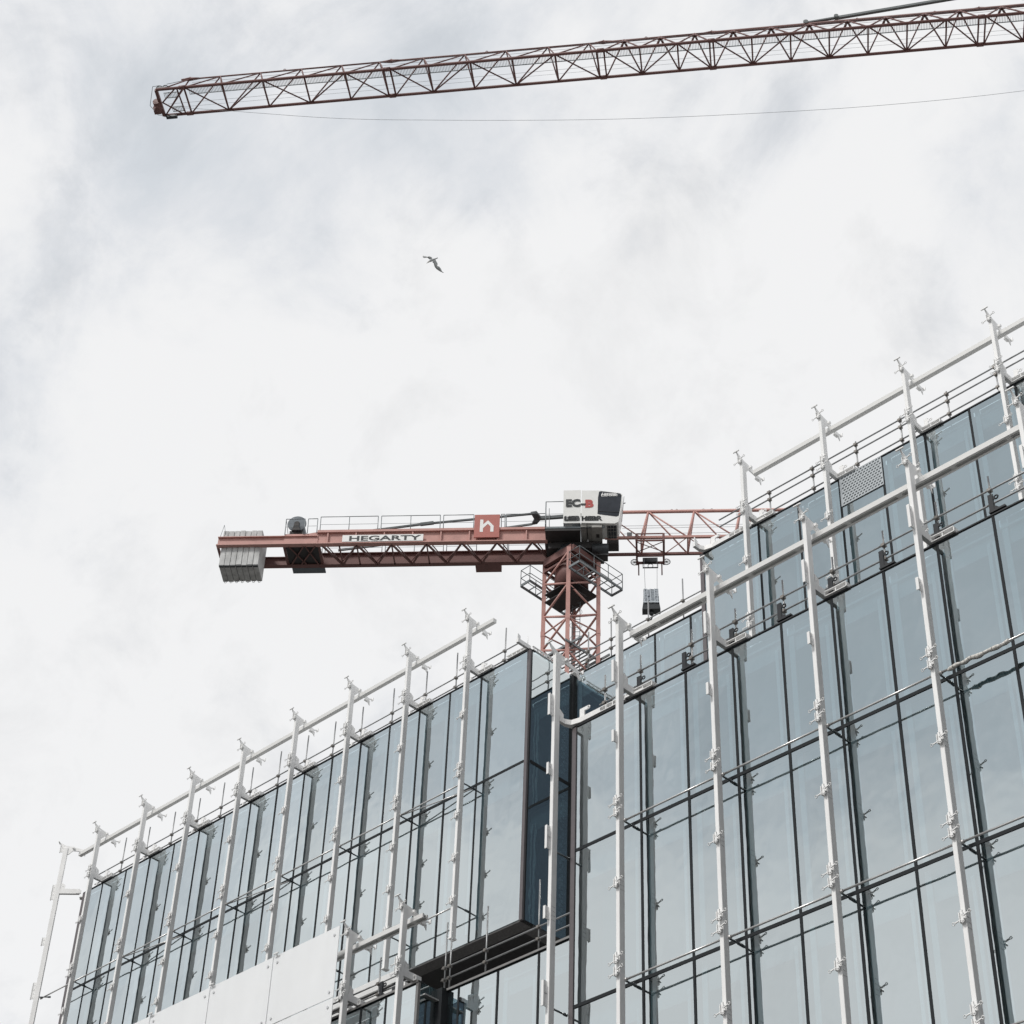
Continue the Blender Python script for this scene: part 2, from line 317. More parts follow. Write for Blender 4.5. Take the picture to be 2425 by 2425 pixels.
# side walls that close the bays
for y0, y1, z0, z1, zt in ((YB+.05, YU, 29.64, PB, 35.26), (YL+.05, YW, G0+.3, PL, 21.8)):
    xpane(XB+.001, y0, y1, z0, zt); xpane(XB+.001, y0, y1, zt, z1)
    bpart(MB().box(XB-.10, XB+.014, y0+.1, y1-.05, zt-.06, zt+.06), 'transom', 'black_gasket')
    bpart(MB().box(XB-.45, XB-.35, y0+.1, y1, z0, z1-.2), 'side_lining', 'core_side')
for i in range(34):                        # perforated strip standing behind the side glass
    pass
mb = MB()
for k_ in range(62):
    z = 30.2+k_*.15
    if 35.0 < z < 35.5: continue
    yy = YU-.42+(k_ % 2)*.10
    mb.box(XB-.12, XB-.10, yy, yy+.09, z, z+.12)
    mb.box(XB-.12, XB-.10, yy+.12, yy+.16, z+.03, z+.09)
bpart(mb, 'perforated_strip', 'plate_steel')
bpart(MB().box(XB-.11, XB+.015, YB-.03, YB+.05, 29.6, PB+.01), 'corner_frame', 'bronze_frame')
bpart(MB().box(XB-.06, XB+.02, YB+.05, YB+.10, 29.6, PB+.005), 'corner_frame', 'black_gasket')
bpart(MB().box(XB-.02, XB+.09, YU-.1, YU+.02, 29.6, PB+.01), 'corner_frame', 'black_gasket')
bpart(MB().box(XB-.09, XB+.01, YL-.03, YL+.06, G0, PL+.02), 'corner_frame', 'coping')
bpart(MB().box(XB-.04, XB+.22, YW-.22, YW+.02, G0, PL+.015), 'corner_frame', 'black_gasket')
bpart(MB().box(XR0-.02, XR0+.12, YR-.03, YR+.12, G0, PR+.01), 'corner_frame', 'bronze_frame')
bpart(MB().box(XR0-.03, XR0+.35, YR+.12, YU, G0, PR-.01), 'end_wall', 'core_side')
bpart(MB().box(XT0-.03, XT0+.35, YB+.12, YU+.7, PR, PB-.01), 'end_wall', 'core_side')
bpart(MB().box(XT0-.02, XT0+.12, YB-.03, YB+.12, PR, PB+.01), 'corner_frame', 'bronze_frame')
bpart(MB().box(XL0-.04, XL0+.12, YB-.03, YB+.12, 29.6, PB+.01), 'corner_frame', 'bronze_frame')
bpart(MB().box(XL0-.03, XL0+.1, YB+.12, 52, G0, PB-.01).box(XL0-.03, XL0+.1, YL+.1, YB+.12, G0, PL), 'end_wall', 'core_side')
bpart(MB().box(XE-.1, XE+.03, YR+.1, 52, G0, PR).box(XE-.1, XE+.03, YB+.1, 52, PR, PB), 'end_wall', 'core_side')
bpart(MB().box(XL0, XE, 52, 52.1, G0, PB), 'back_wall', 'concrete')
# perforated louvre over one pane of the upper right bay
px0, px1, pz0, pz1 = -25.31, -23.80, 38.52, 39.60
pl_ = bpart(MB().box(px0, px1, YB-.035, YB-.012, pz0, pz1), 'louvre_panel', 'louvre_paint', 'white slotted panel at the top of the upper right bay')
mb = MB()
for r_ in range(11):
    for c_ in range(13):
        x = px0+.07+c_*.112+(r_ % 2)*.056; z = pz0+.05+r_*.095
        if x+.075 < px1: mb.prism([(x, YB-.038, z), (x+.068, YB-.038, z+.004), (x+.080, YB-.038, z+.050), (x+.012, YB-.038, z+.046)], (0, .004, 0))
o = mb.build('slots', 'core_dark', pl_)
# panes: the ones in view as single parts, the rest together
seen = [p for p in panes if p[0]]; rest = [p for p in panes if not p[0]]
seen.sort(key=lambda p: 0)
for _, mb, m_ in seen[:100]: bpart(mb, 'glass_pane', m_)
if len(seen) > 100: rest += seen[100:]
big = MB()
for _, mb, _m in rest: big._add(mb.v, mb.f)
o = bpart(big, 'glass_panes', 'facade_glass'); o['kind'] = 'stuff'

# ------------------------------------------------------------------ facade posts
def clamp_mb(eye=True):
    mb = MB(); mb.box(-.035, .02, -.165, -.135, -.14, .16); mb.box(-.065, -.045, -.19, -.09, -.15, .10)
    if eye:
        mb.box(-.01, .05, -.18, -.13, -.12, -.03).box(.0, .045, -.185, -.13, .02, .06)
        mb.bar((.02, -.165, .0), (.17, -.165, .05), .026); mb.ring((.208, -.165, .062), (0, 1, .3), .036, .011)
        mb.bar((-.03, -.165, -.08), (-.19, -.165, -.115), .024); mb.ring((-.225, -.165, -.122), (0, 1, .3), .034, .010)
        mb.tube((.05, -.165, -.03), (.10, -.165, -.10), .02, 6).ring((.02, -.165, -.13), (0, 1, 0), .03, .012)
    else:
        mb.box(.03, .05, -.17, -.10, -.14, .14).tube((.0, -.18, .05), (.0, -.17, .05), .02, 6)
    return mb
def clampplate_mb():
    mb = MB(); mb.box(-.03, .0, -.225, -.09, -.16, .17); mb.box(-.055, .02, -.245, -.225, -.18, .16)
    mb.tube((0, -.16, .06), (.012, -.16, .06), .02, 6).tube((0, -.16, -.1), (.01, -.16, -.1), .014, 6)
    return mb
def arm_mb(par, L=.56, bend=None, ribs=2, rl=.62):
    # bracket from the post back to the parapet, then a ribbed foot along the parapet (local y 0 at the post)
    mb = MB(); z0 = par+.045
    mb.box(-.055, .055, .09, L+.04, z0-.01, z0+.20)
    mb.prism([(.02, .10, z0+.18), (.02, .27, z0+.18), (.02, .27, z0+.38), (.02, .12, z0+.47)], (.03, 0, 0))
    mb.tube((.05, .19, z0+.31), (.06, .19, z0+.31), .02, 8)
    x = .05
    mb.box(.05, .05+rl, L-.10, L+.12, z0+.115, z0+.135).box(.05, .05+rl, L-.10, L+.12, z0-.02, z0)
    for i in range(ribs+1): mb.box(.05+i*rl/(ribs)-.012, .05+i*rl/(ribs)+.012, L-.09, L+.11, z0, z0+.115)
    mb.box(-.42, -.36, L-.02, L+.12, z0-.02, z0+.12).box(-.42, -.2, L+.0, L+.12, z0-.03, z0-.01)
    return mb
def lug_mb(par, L, h=.42, ww=.14, x=.12):
    mb = MB(); z0 = par+.06
    mb.box(x, x+ww, L+.02, L+.06, z0, z0+h); mb.box(x+ww, x+ww+.05, L+.02, L+.055, z0+h-.13, z0+h-.06)
    mb.ring((x+ww+.085, L+.04, z0+h-.10), (0, 1, 0), .045, .016, 12, 5); return mb
def toparm_mb(top):
    mb = MB()
    mb.prism([(-.02, -.30, top+.26), (-.02, -.18, top+.05), (-.02, -.08, top-.06), (-.02, .10, top-.30), (-.02, .16, top-.28), (-.02, .30, top-.12), (-.02, .62, top-.16), (-.02, .80, top-.22), (-.02, .86, top-.10),
              (-.02, .55, top-.02), (-.02, .30, top+.06), (-.02, .02, top+.10), (-.02, -.2, top+.2)], (.04, 0, 0))
    mb.box(-.11, .11, -.33, -.29, top+.24, top+.27)
    mb.box(-.05, .05, .62, .80, top-.25, top-.20).prism([(.02, .66, top-.20), (.02, .84, top-.20), (.02, .84, top-.40)], (.02, 0, 0))
    mb.bar((0, .80, top-.12), (0, .98, top-.06), .035).box(-.03, .06, .96, .99, top-.12, top+.0)
    mb.box(.02, .10, .28, .36, top-.05, top+.02)
    return mb
PW, PD = .055, .095
def make_post(name, X, Y, z0, z1, par, clamps, plates, holes, lug, lugm, label, group, arm=True, rot=0, ribs=2, foot=.62, toparm=True, endcap=False, strut=(), armlen=.55):
    r_ = empty(name, (X, Y, z0), rot); tag(r_, label, 'facade post', group)
    mb = MB().box(-PW, PW, -PD, PD, 0, z1-z0); mb.build('post', 'white_paint', r_, bevel=.008)
    if endcap: MB().box(-PW-.02, PW+.02, -PD-.02, PD+.02, -.05, -.002).build('end_plate', 'white_paint', r_)
    if toparm: toparm_mb(z1-z0).build('top_arm', 'white_paint', r_)
    if arm: arm_mb(par-z0, armlen, None, ribs, foot).build('bracket_arm', 'white_paint', r_)
    if lug: lug_mb(par-z0, .50, *lug).build('lifting_lug', lugm, r_)
    for z in clamps: clamp0.build('clamp', 'white_paint', r_, (0, 0, z-z0)) if not CL['eye'] else link_copy(CL['eye'], r_, z-z0)
    for z in plates: link_copy(CL['plate'], r_, z-z0)
    for z in holes:
        hb = MB()
        for i in range(4):
            for j in range(3): hb.tube((PW+.001, -.05+j*.045, z-.08-i*.12), (PW+.004, -.05+j*.045, z-.08-i*.12), .009, 6)
        hb.build('bolt_holes', 'black_steel', r_)
    for z in strut:
        mb = MB(); mb.tube((.03, PD, z-z0), (.03, .55, z-z0+.01), .024, 8).tube((.03, .44, z-z0+.01), (.03, .55, z-z0+.01), .038, 8); mb.build('strut', 'strut_steel_shaded', r_)
    return r_
CL = {'eye': None, 'plate': None}
def link_copy(src, parent, z):
    c = bpy.data.objects.new(src.name.split('.')[0], src.data); C.objects.link(c); c.parent = parent; c.location = (0, 0, z); return c
clamp0 = clamp_mb(); clamp0.v = [(x*.88, y, z*.88) for x, y, z in clamp0.v]
_a = clamp0.build('clamp', 'white_paint'); CL['eye'] = _a
_b = clampplate_mb().build('clamp_plate', 'white_paint'); CL['plate'] = _b

gB = 'white posts along the upper left bay'; gT = 'white posts along the upper right bay'; gR = 'white posts along the projecting right wing'; gL = 'white posts along the lower left wing'
def row(first, xs, group, labels):
    res = [first]
    tag(first, labels[0])
    for x, lb in zip(xs[1:], labels[1:]):
        c = copy_tree(first); c.location.x = x; tag(c, lb); res.append(c)
    return res
xsPB = [-61.22+2.98*k for k in range(8)]
pB = make_post('facade_post', xsPB[0], 37.7, 29.6, 41.7, PB, (41.72, 39.98, 39.70, 37.72, 35.72, 35.43, 33.89, 32.35, 30.85), (), (), (.42, .13), 'white_paint', '', gB, endcap=True, strut=(35.15, 30.72))
lbB = ['slim white post %s along the upper left bay, counted from the far corner post' % ORD[k] for k in range(8)]
lbB[7] = 'last white post of the upper left bay, beside its dark glass corner'
rowB = row(pB, xsPB, gB, lbB)
pC = make_post('facade_post', -63.35, 37.62, 29.6, 41.7, PB, (), (41.69, 39.86, 39.53, 37.53, 35.6, 35.25), (), None, '', 'outermost white post standing free of the far left corner', gB, rot=R(-48), foot=.01, ribs=1, strut=(35.15,), endcap=True, armlen=.85)
xsPT = [-28.42+3.03*k for k in range(7)]
pT = make_post('facade_post', xsPT[0], 37.7, PR, 41.75, PB, (41.78, 40.03, 39.77, 37.83, 35.72, 35.43, 33.9), (), (), (.42, .13), 'white_paint', '', gT, strut=(35.15,))
lbT = ['white post %s along the upper right bay, counted from the red crane jib' % ORD[k] for k in range(7)]
row(pT, xsPT, gT, lbT)
xsPR = [-27.72+3.015*k for k in range(7)]
zcR = (31.63, 26.10, 25.79, 23.87, 21.92, 21.61, 19.7, 17.75, 17.45, 15.5)
pR = make_post('facade_post', xsPR[0], 31.15, G0+.12, 31.6, PR, zcR, (30.05, 29.73, 27.93), (25.72, 21.5, 17.35), (.50, .13), 'black_steel', '', gR, strut=(25.62, 21.45, 17.3))
lbR = ['tall white post %s along the projecting right wing, counted after its corner post' % ORD[k] for k in range(7)]
row(pR, xsPR, gR, lbR)
pRc = make_post('facade_post', -29.92, 31.15, G0+.12, 31.55, PR, (), (30.05, 29.73, 27.93, 26.1, 25.79, 23.87, 21.92, 21.61), (25.72,), None, '', 'thick white corner post in front of the dark recess between the wings', gR, arm=False, strut=(25.62, 21.45))
# curved corner foot of that post
def corner_arm(par, z0, post):
    mb = MB(); z = par-z0+.05
    pts = [(0, .10), (0, .34), (.10, .52), (.36, .58), (1.05, .58)]
    outer = [(-.05, .10), (-.05, .40), (.04, .60), (.3, .66), (1.05, .66)]; inner = [(.05, .10), (.05, .30), (.14, .44), (.40, .50), (1.05, .50)]
    poly = [(x, y, z) for x, y in outer]+[(x, y, z) for x, y in reversed(inner)]
    for i in range(4):
        mb.prism([(*outer[i], z), (*outer[i+1], z), (*inner[i+1], z), (*inner[i], z)], (0, 0, .15))
    mb.prism([(-.012, .12, z+.15), (-.012, .28, z+.15), (-.012, .28, z+.30), (-.012, .14, z+.40)], (.024, 0, 0))
    mb.box(1.05, 2.0, .50, .70, z-.0, z+.02).box(1.05, 2.0, .50, .70, z+.13, z+.15)
    for i in range(5): mb.box(1.05+i*.22, 1.08+i*.22, .50, .69, z+.02, z+.13)
    mb.box(1.95, 2.55, .46, .70, z+.0, z+.05)
    mb.box(.28, .44, .60, .64, z+.15, z+.50).box(.44, .56, .60, .64, z+.40, z+.50).ring((.58, .62, z+.45), (0, 1, 0), .04, .018)
    mb.box(1.56, 1.68, .58, .62, z+.15, z+.62).ring((1.74, .60, z+.52), (0, 1, 0), .04, .016)
    return mb
corner_arm(PR, G0+.12, True).build('bracket_arm', 'white_paint', pRc)
toff = empty('corner_bracket', (-30.55, 37.7, PB)); tag(toff, 'white curved bracket over the top left corner of the upper right bay', 'bracket', 'brackets left without posts at the roof corners')
corner_arm(0, 0, False).build('bracket_arm', 'white_paint', toff)
boff = empty('corner_bracket', (XB-.1, 37.72, PB)); tag(boff, 'white bracket jutting over the glass corner just left of the crane mast', 'bracket', 'brackets left without posts at the roof corners')
mb = MB(); mb.box(-.05, .05, .0, .60, .04, .19).prism([(-.012, .0, .19), (-.012, .16, .19), (-.012, .14, .36), (-.012, .02, .42)], (.024, 0, 0)).tube((0, .5, .19), (0, .5, .55), .012, 6)
mb.box(-.95, -.06, .46, .68, .04, .06).box(-.95, -.06, .46, .68, .16, .18)
for i in range(5): mb.box(-.9+i*.2, -.87+i*.2, .47, .66, .06, .16)
mb.box(.08, .14, .62, 2.0, .02, .05).box(.08, .14, .62, 2.0, .15, .17)
for i in range(7): mb.box(.085, .135, .66+i*.2, .69+i*.2, .05, .15)
mb.build('bracket_arm', 'white_paint', boff)
pL = make_post('facade_post', -38.16, 33.75, G0+.12, 28.18, PL, (28.2, 26.47, 26.19, 24.2, 22.2, 21.9), (), (), None, '', '', gL, strut=(21.7,), foot=.1, ribs=1)
row(pL, [-38.16, -40.44, -43.4, -46.4, -49.4, -52.4], gL, ['white post at the right end of the lower left wing, by the handrail', 'white post at the edge of the pale glass panels'] +
    ['white post behind the pale glass panels, %s from their right edge' % ORD[k] for k in range(4)])
C.objects.unlink(_a); C.objects.unlink(_b); bpy.data.objects.remove(_a); bpy.data.objects.remove(_b)
# free lugs standing on the right wing's parapet between the posts
protol = None
for k in range(5):
    X = -26.12+3.01*k
    if protol is None:
        mb = MB(); mb.box(0, .12, .02, .07, 0, .55).box(-.0, .42, -.02, .12, 0, .05).prism([(.12, .03, .0), (.34, .03, .0), (.12, .03, .22)], (0, .03, 0)).ring((.20, .045, .42), (0, 1, 0), .05, .02).box(.12, .17, .03, .06, .38, .46)
        protol = mb.build('lifting_lug', 'black_steel', None, (X, YR-.03, PR+.05)); o = protol
    else:
        o = protol.copy(); C.objects.link(o); o.location.x = X
    tag(o, 'black eye plate on the right wing parapet, %s from its left end between two posts' % ORD[k], 'eye plate', 'black eye plates on the right wing parapet')

o = protol.copy(); C.objects.link(o); o.location = (-39.75, YL+.1, PL+.06); tag(o, 'black eye plate on the lower left wing, beside the pale glass panels', 'eye plate', 'black eye plates on the right wing parapet')
# head beams
def beam(x0, x1, y, z, double, label, h=.15, wd=.15):
    mb = MB()
    if double:
        mb.box(x0, x1, y-wd/2-.03, y-.045, z, z+h).box(x0, x1, y+.045, y+wd/2+.03, z, z+h).box(x0+.02, x1-.02, y-.045, y+.045, z+h-.03, z+h-.01).box(x0, x1, y-.006, y+.006, z+.005, z+h-.03)
        x = x0+.8
        while x < x1: mb.box(x, x+.14, y-.044, y+.044, z+.012, z+.05); x += 1.5
    else: mb.box(x0, x1, y-wd/2, y+wd/2, z, z+h)
    bo_ = mb.build('head_beam', 'beam_paint', None)
    if double: MB().box(x0+.03, x1-.03, y-.044, y-.008, z+.035, z+h-.035).box(x0+.03, x1-.03, y+.008, y+.044, z+.035, z+h-.035).build('groove_shade', 'black_steel', bo_)  # black strips set in the gaps to stand for their shade
    return tag(bo_, label, 'steel beam', 'beams linking the tops of the posts')
beam(-63.0, -39.55, 38.10, 41.40, False, 'long pale beam joining the post tops of the upper left bay')
beam(-28.3, XE, 38.10, 41.42, False, 'long pale beam joining the post tops of the upper right bay')
beam(-27.62, XE, 31.55, 31.18, True, 'grooved pale beam joining the post tops of the right wing', .15, .17)
beam(-52.5, -37.72, 34.15, 27.84, True, 'short grooved beam joining the post tops of the lower left wing', .14, .15)

# tie rods running from post to post
def rods(xs, y, z, where, slope=.02, rad=.026):
    pr = None
    for k in range(len(xs)-1):
        if pr is None:
            L = xs[-1]-xs[-2]; pr = MB().tube((.05, 0, 0), (L-.06, 0, 0.02), rad, 8).tube((.03, 0, 0), (.12, 0, 0), rad*1.6, 8).build('tie_rod', 'rod_steel', None, (xs[0], y, z)); o = pr
        else: o = pr.copy(); C.objects.link(o); o.location = (xs[k], y, z)
        tag(o, 'thin steel rod %s, %s from the left' % (where, ORD[k]), 'tie rod', 'steel rods tying the posts together')
rods([xsPB[0]-2.98+.86]+xsPB, 37.78, 35.15, 'across the upper left bay')
rods(xsPB, 37.78, 30.72, 'at the foot of the upper left bay')
rods(xsPR, 31.24, 25.62, 'on the upper level of the right wing')
rods(xsPR, 31.24, 21.45, 'on the lower level of the right wing')
rods(xsPR, 31.24, 17.30, 'at the foot of the right wing')
for k, (x, n_) in enumerate(((-58.24, 'nearest the far corner'), (-52.28, 'in the middle'), (-43.34, 'nearest the dark glass corner'))):
    tag(MB().tube((x+.05, 37.8, 35.15), (x+2.98, 38.22, 35.16), .02, 8).build('diagonal_rod', 'rod_steel'), 'slanting steel rod on the upper left bay, the one %s' % n_, 'diagonal rod', 'slanting rods of the upper left bay')
# torn plastic wrapped round one rod
mb = MB(); random.seed(3); x = xsPR[3]+.25; prev = V(x, 31.24, 25.60); pr_ = .02
while x < xsPR[3]+1.75:
    x += random.uniform(.06, .12); q = V(x, 31.24+random.uniform(-.02, .02), 25.615+random.uniform(-.015, .02)); rr = random.uniform(.034, .062)
    mb.tube(prev, q, pr_, 7, rr); prev = q; pr_ = rr
tag(mb.build('plastic_wrap', 'wrap'), 'crumpled pale plastic wrapped around a steel rod', 'plastic wrap')

# ------------------------------------------------------------------ guardrails
def guardrail(x0, x1, y, rails, posts, ztop, zbase, label, rr=.024, couplers=True):
    r_ = empty('guardrail', ((x0+x1)/2, y, zbase)); tag(r_, label, 'guardrail', 'scaffold guardrails on the roof edges')
    cx = (x0+x1)/2
    for z in rails: MB().tube((x0-cx, -.05, z-zbase), (x1-cx, -.05, z-zbase+random.uniform(-.02, .02)), rr, 8).build('rail', 'galvanised', r_)
    for px in posts:
        zt = ztop+random.uniform(-.05, .12); lean = random.uniform(-.015, .015)
        MB().tube((px-cx, 0, 0), (px-cx+lean, 0, zt-zbase), rr, 8).build('upright', 'galvanised', r_)
        if couplers:
            for z in rails:
                mb = MB(); mb.box(px-cx-.045, px-cx+.05, -.085, .03, z-zbase-.035, z-zbase+.04).tube((px-cx-.10, -.06, z-zbase), (px-cx+.09, -.06, z-zbase), .016, 6)
                mb.build('coupler', 'coupler_steel', r_)
    return r_
guardrail(-62.0, -38.6, 38.46, (40.27, 39.88), [-60.4, -58.85, -57.26, -55.75, -54.29, -52.6, -51.0, -49.5, -48.0, -46.5, -44.88, -43.2, -41.69, -39.36], 41.3, PB-.2, 'long scaffold handrail on the roof edge of the upper left bay')
guardrail(-30.0, XE-.3, 38.46, (40.76, 40.48, 39.98), [-28.03, -26.38, -24.76, -23.16, -21.51, -19.86, -18.2, -16.5, -14.8, -13.2, -11.5, -9.8], 40.86, PB-.2, 'three-rail scaffold handrail on the roof edge of the upper right bay')
guardrail(-37.6, XT0-.2, 40.62, (40.55, 40.18), [-37.55, -36.5, -34.86, -33.35, -31.8], 41.38, PB-.2, 'scaffold handrail on the set-back roof just below the crane mast')
guardrail(-29.1, XE-.3, 31.98, (30.40, 29.98), [-28.95, -27.72, -26.02, -24.6, -23.1, -21.6, -20.1, -18.6, -17.15, -15.6, -14.0, -12.5, -11.0], 30.88, PR-.3, 'dark scaffold handrail along the terrace edge of the right wing')
guardrail(-29.1, XE-.3, 32.12, (29.80,), [-27.0, -24.0, -21.0, -18.0, -15, -12], 29.86, PR-.3, 'low single toe rail along the terrace edge of the right wing', .02, False)
guardrail(-38.25, -30.1, 35.48, (26.97, 26.60), [-38.2, -38.0, -36.57, -34.54, -32.7, -31.0], 28.35, PL-.3, 'pale scaffold handrail in front of the black soffit')
guardrail(-45.5, -38.4, 34.62, (26.75, 26.42), [-45.0, -43.3, -41.6, -40.0], 27.6, PL-.3, 'handrail between two white posts above the lower left wing')
# protective boards behind the lower handrail
bo = empty('protective_boards', (-42.5, 36.2, 26.0)); tag(bo, 'white boards leaning behind the lower left handrail', 'boards')
MB().box(-3.2, 1.75, -.06, 0, 1.78, 2.16).build('top_board', 'board', bo)
mb = MB(); mb.box(-3.2, -1.6, 0, .04, 0, 1.7).box(-1.55, -.2, 0, .04, 0, 1.7).box(-.15, 1.25, 0, .04, 0, 1.7); mb.build('board', 'board', bo)
MB().box(1.3, 1.7, -.02, .05, 0, 1.76).build('post', 'black_steel', bo)
for k, (x, nm) in enumerate(((-33.15, 'nearest the right wing'), (-33.75, 'in the middle'), (-35.1, 'half behind the corner post'))):
    o = MB().box(-.07, .07, -.03, .03, 0, 1.25).box(-.09, .09, -.05, .05, 1.22, 1.3).build('timber_prop', 'board', None, (x, 36.6, 25.8))
    tag(o, 'short pale upright prop under the black soffit, the one %s' % nm, 'prop', 'pale props under the soffit')

# ------------------------------------------------------------------ pale outer glass panels on the lower left wing
pan = None; rows_ = [(28.42, 26.17), (26.15, 21.9), (21.88, 17.5)]
where_r = ['top', 'second', 'third']
for r_i, (z1, z0) in enumerate(rows_):
    for c_i in range(6):
        x1 = -40.66-2.95*c_i; x0 = x1-2.93
        p = empty('glass_panel', (x0, 33.52, z0))
        tag(p, 'pale outer glass panel, %s row, %s from the right edge' % (where_r[r_i], ORD[c_i]), 'glass panel', 'pale outer glass panels bolted to the lower left posts')
        h = z1-z0; MB().box(.004, 2.926, 0, .02, .004, h-.004).build('pane', 'skin_glass', p)
        for bx, bz in ((.2, .2), (2.73, .2), (.2, h-.25), (2.73, h-.25)):
            MB().tube((bx, -.02, bz), (bx, -.002, bz), .042, 10).build('bolt', 'plate_steel', p)
        if r_i == 0: MB().box(-.09, .09, .02, .05, h+.01, h+.04).box(-.02, .02, .0, .02, h-.05, h+.03).build('clip', 'plate_steel', p)

# ------------------------------------------------------------------ crane with the counter-jib
def S(a, b, c): return (a, -b, c)         # along the jib, towards the viewer, up
CZ = 76.0; ang = R(40.6)
crane = empty('tower_crane', (-64.29, 68.02, G0), ang)
tag(crane, 'red tower crane with white cab and concrete counterweight behind the building', 'tower crane')
H0 = CZ-G0
def cpart(mb, name, m, parent=None, bevel=0):
    if parent is None: return mb.build(name, m, crane, (0, 0, H0), bevel)
    return mb.build(name, m, parent, (0, 0, 0), bevel)
def box(mb, a0, a1, b0, b1, c0, c1): return mb.box(a0, a1, -b1, -b0, c0, c1)
rt = R(3.5)                               # the mast is turned against the jib
def leg(i, c): # 0 near, 1 right, 2 far, 3 left
    th = R(90)-i*R(90)+rt; return (1.6*math.cos(th), -1.6*math.sin(th), c)
for i in range(4):
    mb = MB(); p = leg(i, -H0); q = leg(i, -1.0); mb.bar(p, q, .24, .24, (math.cos(rt), math.sin(rt), 0))
    cc = -6.1
    while cc > -H0+3: mb.bar(leg(i, cc-.16), leg(i, cc+.16), .27, .27, (1, 0, 0)); cc -= 4.8
    cpart(mb, 'mast_leg', 'crane_red')
mb = MB(); c_ = -1.25; n = 0
while c_ > -H0+2.5:
    for i in range(4):
        j = (i+1) % 4; lo = (i % 2 == 0)
        a, b = (i, j) if i % 2 == 0 else (j, i)      # a: near/far legs, b: side legs
        mb.tube(leg(a, c_), leg(b, c_-1.15), .068, 6); mb.tube(leg(b, c_-1.15), leg(a, c_-2.4), .068, 6)
    if n % 2 == 0 and n:
        for i in range(4): mb.tube(leg(i, c_-.05), leg((i+1) % 4, c_-.05), .05, 6)
    c_ -= 2.4; n += 1
cpart(mb, 'mast_bracing', 'crane_red')
mb = MB(); 
for s_ in (-.22, .22): mb.bar((.3+s_, .35, -30), (.3+s_*1.0, .35, -1.5), .04)
z = -30
while z < -1.6: mb.bar((.08, .35, z), (.52, .35, z), .025); z += .3
for z in range(-30, -2, 1): mb.ring((.3, .02, z+.5), (0, 0, 1), .36, .012, 10, 4)
cpart(mb, 'ladder', 'crane_grey')
# platforms on the mast
def mastpt(x, y, c): return (x*math.cos(rt)-y*math.sin(rt), x*math.sin(rt)+y*math.cos(rt), c)
def platform(corners, c, h, nm='service_platform', open_=()):
    mb = MB(); n = len(corners); P_ = [Vector((*q, c)) for q in corners]
    for i in range(n): mb.bar(P_[i], P_[(i+1) % n], .06, .16)
    k = 6
    for i in range(1, k):
        t_ = i/k; mb.bar(P_[0].lerp(P_[1], t_), P_[3].lerp(P_[2], t_), .04, .06)
    pl = cpart(mb, nm, 'crane_grey')
    dk = MB(); dk.prism([p+V(0, 0, .05) for p in P_], (0, 0, .015)); 
    rl = MB()
    for i in range(n):
        if i in open_: continue
        a, b = P_[i], P_[(i+1) % n]; m_ = max(2, int((b-a).length/1.2)+1)
        for z in (h, h*.5): rl.tube(a+V(0, 0, z), b+V(0, 0, z), .024, 6)
        for q in range(m_): p = a.lerp(b, q/(m_-1)); rl.tube(p, p+V(0, 0, h), .024, 6)
    cpart(rl, 'railing', 'crane_grey', pl)
    return pl
s2 = math.sqrt(.5)
# directions: near-right face runs from near leg to right leg
def dr(u_, v_): # u along the near-right side (to the right and away), v outwards (right and towards the viewer)
    th = rt; ax = (s2, s2); ay = (s2, -s2)     # local xy
    x = u_*ax[0]+v_*ay[0]; y = u_*ax[1]+v_*ay[1]; return (x*math.cos(th)-y*math.sin(th), x*math.sin(th)+y*math.cos(th))
platform([dr(-1.5, 1.25), dr(2.15, 1.25), dr(2.15, 2.1), dr(-1.5, 2.1)], -2.75, 1.15)
platform([dr(-2.15, -2.05), dr(1.6, -2.05), dr(1.6, -1.3), dr(-2.15, -1.3)], -2.75, 1.15)
pl3 = MB()
for q in range(9):
    t_ = -1.05+q*.26; a_ = dr(t_, -1.1); b_ = dr(t_, 1.1); pl3.bar((*a_, -8.0), (*b_, -8.0), .08, .05)
for t_ in (-1.15, 1.15):
    a_ = dr(t_, -1.7); b_ = dr(t_, 2.0); pl3.bar((*a_, -7.95), (*b_, -7.95), .07, .14); a_ = dr(-1.6, t_); b_ = dr(2.0, t_); pl3.bar((*a_, -7.95), (*b_, -7.95), .07, .14)
cpart(pl3, 'rest_platform', 'crane_grey')
# dark floor plates inside the mast head
mb = MB(); q = [dr(-1.1, -1.1), dr(1.1, -1.1), dr(1.1, 1.1), dr(-1.1, 1.1)]
mb.prism([(*p, -3.35) for p in q], (0, 0, .05)); q2 = [dr(-1.1, -1.1), dr(.2, -1.1), dr(.2, 1.1), dr(-1.1, 1.1)]; mb.prism([(*p, -3.9) for p in q2], (0, 0, .05))
cpart(mb, 'mast_floor', 'crane_dark')
mb = MB(); q = [dr(-1.12, -1.12), dr(1.12, -1.12), dr(1.12, 1.12), dr(-1.12, 1.12)]
for i in range(4):
    a, b = q[i], q[(i+1) % 4]; mb.bar((*a, -1.0), (*b, -1.0), .22, .5); mb.bar((*a, -1.62), (*b, -1.62), .12, .14)
mb.tube((0, 0, -3.0), (0, 0, -.75), 1.02, 24, .95)
cpart(mb, 'slewing_section', 'crane_red_shaded')
cpart(MB().tube((0, 0, -.75), (0, 0, -.25), 1.12, 28), 'slewing_ring', 'machinery')
mb = MB(); box(mb, -1.5, .55, -1.2, 2.0, -.02, .12); box(mb, .55, 1.9, -1.2, .5, -.02, .12); box(mb, -1.35, 1.7, -1.0, .95, -.5, -.04); box(mb, 1.2, 2.15, -.3, .7, -.55, -.05); box(mb, 2.1, 2.8, -.35, .4, .25, .6)
cpart(mb, 'turntable', 'crane_dark')
